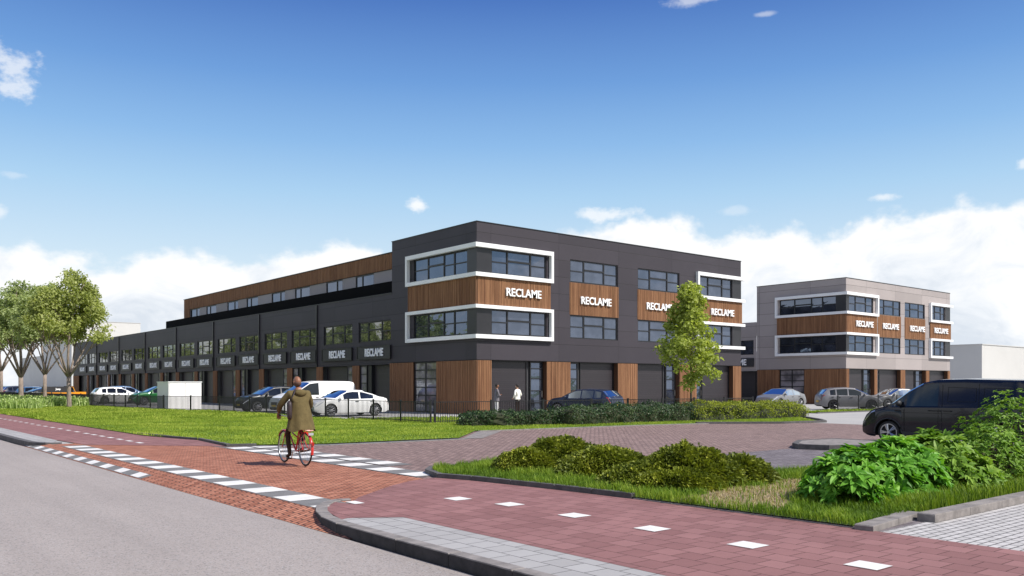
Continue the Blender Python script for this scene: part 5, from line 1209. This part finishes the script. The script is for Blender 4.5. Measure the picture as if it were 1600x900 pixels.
# ---- rider
rider = thing('person', 'bald cyclist in an olive coat riding away from the camera with a dark shoulder bag', 'person', (8.03, 17.12, .004), PI / 2 - .05)
lf, rf_ = pl_ + Vector((-.05, .135, .085)), pr_ + Vector((-.05, -.135, .085))
N = {'pel': ((-.27, 0, 1.06), (.15, .13)), 'sp': ((-.25, 0, 1.25), (.14, .115)), 'ch': ((-.21, 0, 1.43), (.165, .12)), 'nk': ((-.17, 0, 1.58), .058), 'hdb': ((-.14, 0, 1.66), .062),
     'lh': ((-.22, .10, 1.02), .10), 'lk': ((.10, .13, .66), .062), 'la': (tuple(lf), .042), 'lt': (tuple(lf + Vector((.17, .01, -.045))), .034),
     'rh': ((-.22, -.10, 1.02), .10), 'rk': ((.16, -.13, .88), .062), 'ra': (tuple(rf_), .042), 'rt': (tuple(rf_ + Vector((.17, -.01, -.03))), .034),
     'ls': ((-.18, .19, 1.50), .068), 'le': ((-.04, .34, 1.27), .048), 'lw': ((.13, .31, 1.11), .030), 'rs': ((-.18, -.19, 1.50), .068), 're': ((-.04, -.33, 1.27), .048), 'rw': ((.13, -.30, 1.11), .030)}
E_ = [('pel', 'sp'), ('sp', 'ch'), ('ch', 'nk'), ('nk', 'hdb'), ('pel', 'lh'), ('lh', 'lk'), ('lk', 'la'), ('la', 'lt'), ('pel', 'rh'), ('rh', 'rk'), ('rk', 'ra'), ('ra', 'rt'), ('ch', 'ls'), ('ls', 'le'), ('le', 'lw'), ('ch', 'rs'), ('rs', 're'), ('re', 'rw')]
body = MB(); sk = skinmesh(N, E_)
absorb(body, sk, seg_mat(N, [('pel', 'ch', 1), ('ch', 'nk', 0), ('nk', 'hdb', 0), ('lh', 'lk', 1), ('lk', 'la', 1), ('la', 'lt', 2), ('rh', 'rk', 1), ('rk', 'ra', 1), ('ra', 'rt', 2), ('ls', 'le', 0), ('le', 'lw', 0), ('rs', 're', 0), ('re', 'rw', 0)]))
head(body, (-.12, 0, 1.765), .12, .10, 0)
hand(body, N['lw'][0], (-.35, .0, -.35) if False else (.25, -.05, -.55), (.3, 0, -.8), 1, 0); hand(body, N['rw'][0], (.25, .05, -.55), (.3, 0, -.8), -1, 0)
body.build('body', [M_skinb, M_trous, M_shoe], rider, smooth='full')
hair = MB(); hair.ell((-.128, 0, 1.752), (.099, .083, .10), 0, 24, 12, Matrix.Rotation(.12, 3, 'Z'), lambda p: Vector((min(p.x, .35), p.y, min(p.z, .25 + .1 * p.x) * .9 - .05))); hair.build('cropped_hair', pm('cropped_hair', (.09, .045, .03), .8, var=.3, vs=60, obj=True), rider, smooth='full')
# coat: sleeves and torso skinned, skirt lofted down over the saddle
CN = {'pel': ((-.28, 0, 1.10), (.185, .165)), 'sp': ((-.26, 0, 1.27), (.185, .155)), 'ch': ((-.22, 0, 1.45), (.20, .15)), 'nk': ((-.19, 0, 1.575), .085), 'ls': ((-.19, .205, 1.515), .088), 'le': ((-.05, .355, 1.27), .070), 'lw': ((.10, .32, 1.135), .052), 'rs': ((-.19, -.205, 1.515), .088), 're': ((-.05, -.345, 1.27), .070), 'rw': ((.10, -.31, 1.135), .052)}
coat = MB(); absorb(coat, skinmesh(CN, [('pel', 'sp'), ('sp', 'ch'), ('ch', 'nk'), ('ch', 'ls'), ('ls', 'le'), ('le', 'lw'), ('ch', 'rs'), ('rs', 're'), ('re', 'rw')]), lambda c: 0)
i0 = len(coat.v); nr, na = 12, 40
for k in range(nr + 1):
    u = k / nr; z = 1.34 - .60 * u; cx = -.262 - .075 * u; rx = .155 + .095 * u; ry = .190 + .11 * u ** 1.1
    for j in range(na):
        a = 2 * PI * j / na; fold = 1 + .055 * u * math.sin(a * 7 + 1.3) + .03 * u * math.sin(a * 13 + u * 3); zz = z + (.16 * u * max(0, math.cos(a)) ** 1.2) + .03 * u * math.sin(a * 5)
        coat.v.append((cx + math.cos(a) * rx * fold, math.sin(a) * ry * fold, zz))
for k in range(nr):
    for j in range(na): A_ = i0 + k * na + j; B_ = i0 + k * na + (j + 1) % na; coat.f.append((A_, A_ + na, B_ + na, B_)); coat.mi.append(0)
coat.build('coat', M_coat, rider, smooth='full')
hood = MB(); hood.torus((-.215, 0, 1.575), .095, .034, 'z', 28, 10, sq=.9); hood.ell((-.325, 0, 1.53), (.055, .135, .075), nu=16, nv=10, fn=lambda p: Vector((p.x, p.y * (1 - .35 * max(0, -p.z)), p.z))); hood.build('hood', M_coat, rider, smooth='full')
bag = thing('shoulder_bag', 'dark messenger bag hanging at the left hip of the cyclist', 'bag', (8.03, 17.12, .004), PI / 2 - .05); b_ = MB()
b_.ell((-.34, .26, 1.17), (.175, .055, .20), nu=20, nv=14, rot=Matrix.Rotation(-.35, 3, 'Z'), fn=lambda p: Vector((math.copysign(abs(p.x) ** .5, p.x), math.copysign(abs(p.y) ** .8, p.y), math.copysign(abs(p.z) ** .5, p.z)))); b_.build('pouch', M_bag, bag, smooth='full')
s_ = MB(); s_.tube([(-.36, .27, 1.34), (-.39, .20, 1.48), (-.30, .12, 1.60), (-.16, .0, 1.57), (-.04, -.08, 1.45)], [.018] * 5, 6, sy=.4); s_.build('strap', M_bag, bag, smooth='full')

# ---- two men by the sectional door
def standing(label, x, y, yaw, top_m, leg_m, skin_m, arms, shoe=None, s=1.0):
    t = thing('person', label, 'person', (x, y, 0), yaw); t.scale = (s, s, s)
    if arms == 'crossed':
        aw = {'ls': ((0, .19, 1.43), .06), 'le': ((.06, .25, 1.14), .047), 'lw': ((.22, .02, 1.20), .034), 'rs': ((0, -.19, 1.43), .06), 're': ((.06, -.25, 1.13), .047), 'rw': ((.21, -.04, 1.15), .034)}
    else:
        aw = {'ls': ((0, .20, 1.43), .065), 'le': ((-.04, .31, 1.17), .055), 'lw': ((.13, .22, 1.02), .036), 'rs': ((0, -.20, 1.43), .065), 're': ((-.04, -.31, 1.17), .055), 'rw': ((.13, -.22, 1.02), .036)}
    N = {'pel': ((0, 0, .95), (.16, .12)), 'sp': ((.0, 0, 1.15), (.155, .11)), 'ch': ((.0, 0, 1.35), (.185, .12)), 'nk': ((.01, 0, 1.50), .058), 'hb': ((.02, 0, 1.57), .06),
         'lh': ((0, .09, .88), .095), 'lk': ((.01, .11, .48), .066), 'la': ((-.01, .12, .09), .042), 'lt': ((.15, .14, .035), .036), 'rh': ((0, -.09, .88), .095), 'rk': ((.02, -.11, .48), .066), 'ra': ((-.01, -.12, .09), .042), 'rt': ((.15, -.14, .035), .036)}
    N.update(aw); E2 = [('pel', 'sp'), ('sp', 'ch'), ('ch', 'nk'), ('nk', 'hb'), ('pel', 'lh'), ('lh', 'lk'), ('lk', 'la'), ('la', 'lt'), ('pel', 'rh'), ('rh', 'rk'), ('rk', 'ra'), ('ra', 'rt'), ('ch', 'ls'), ('ls', 'le'), ('le', 'lw'), ('ch', 'rs'), ('rs', 're'), ('re', 'rw')]
    mb = MB(); absorb(mb, skinmesh(N, E2), seg_mat(N, [('pel', 'ch', 1), ('ch', 'nk', 1), ('nk', 'hb', 0), ('lh', 'lk', 2), ('lk', 'la', 2), ('la', 'lt', 3), ('rh', 'rk', 2), ('rk', 'ra', 2), ('ra', 'rt', 3), ('ls', 'le', 1), ('le', 'lw', 1), ('rs', 're', 1), ('re', 'rw', 1)]))
    head(mb, (.03, 0, 1.66), 0, 0, 0); d = (.1, -.9, 0) if arms == 'crossed' else (.7, -.3, -.3)
    hand(mb, N['lw'][0], (d[0], d[1], d[2]), (.2, 0, -1), 1, 0, .5); hand(mb, N['rw'][0], (d[0], -d[1], d[2]), (.2, 0, -1), -1, 0, .5)
    mb.build('body', [skin_m, top_m, leg_m, M_shoeb], t, smooth='full')
    h = MB(); h.ell((.018, 0, 1.685), (.104, .086, .108), 0, 22, 12, None, lambda p: Vector((min(p.x, .62 + p.z * .3), p.y, max(p.z, -.55 if p.x < .1 else .35)))); h.build('hair', M_hair, t, smooth='full')
    c = MB(); i = 0; nk = 24
    for k in range(7):
        u = k / 6; z = 1.12 - .30 * u if arms == 'crossed' else 1.10 - .16 * u
        for j in range(nk): a = 2 * PI * j / nk; c.v.append((math.cos(a) * (.125 + .02 * u), math.sin(a) * (.17 + .03 * u) * (1 + .03 * math.sin(a * 5)), z))
    for k in range(6):
        for j in range(nk): A_ = k * nk + j; B_ = k * nk + (j + 1) % nk; c.f.append((A_, A_ + nk, B_ + nk, B_)); c.mi.append(0)
    c.build('jacket_hem' if arms == 'crossed' else 'shirt_hem', top_m, t, smooth='full'); return t
vx = lambda px, v: UV(px, v)
standing('man in a grey jacket and pale trousers with folded arms by the sectional door', vx(776, 36.6), 36.6, R(-20), M_greysuit, M_pale, M_skinb, 'crossed')
standing('man in a white shirt and dark trousers seen from behind by the sectional door', vx(808.5, 36.2), 36.2, R(105), M_shirt, M_dkt, M_skin, 'hips', s=.985)
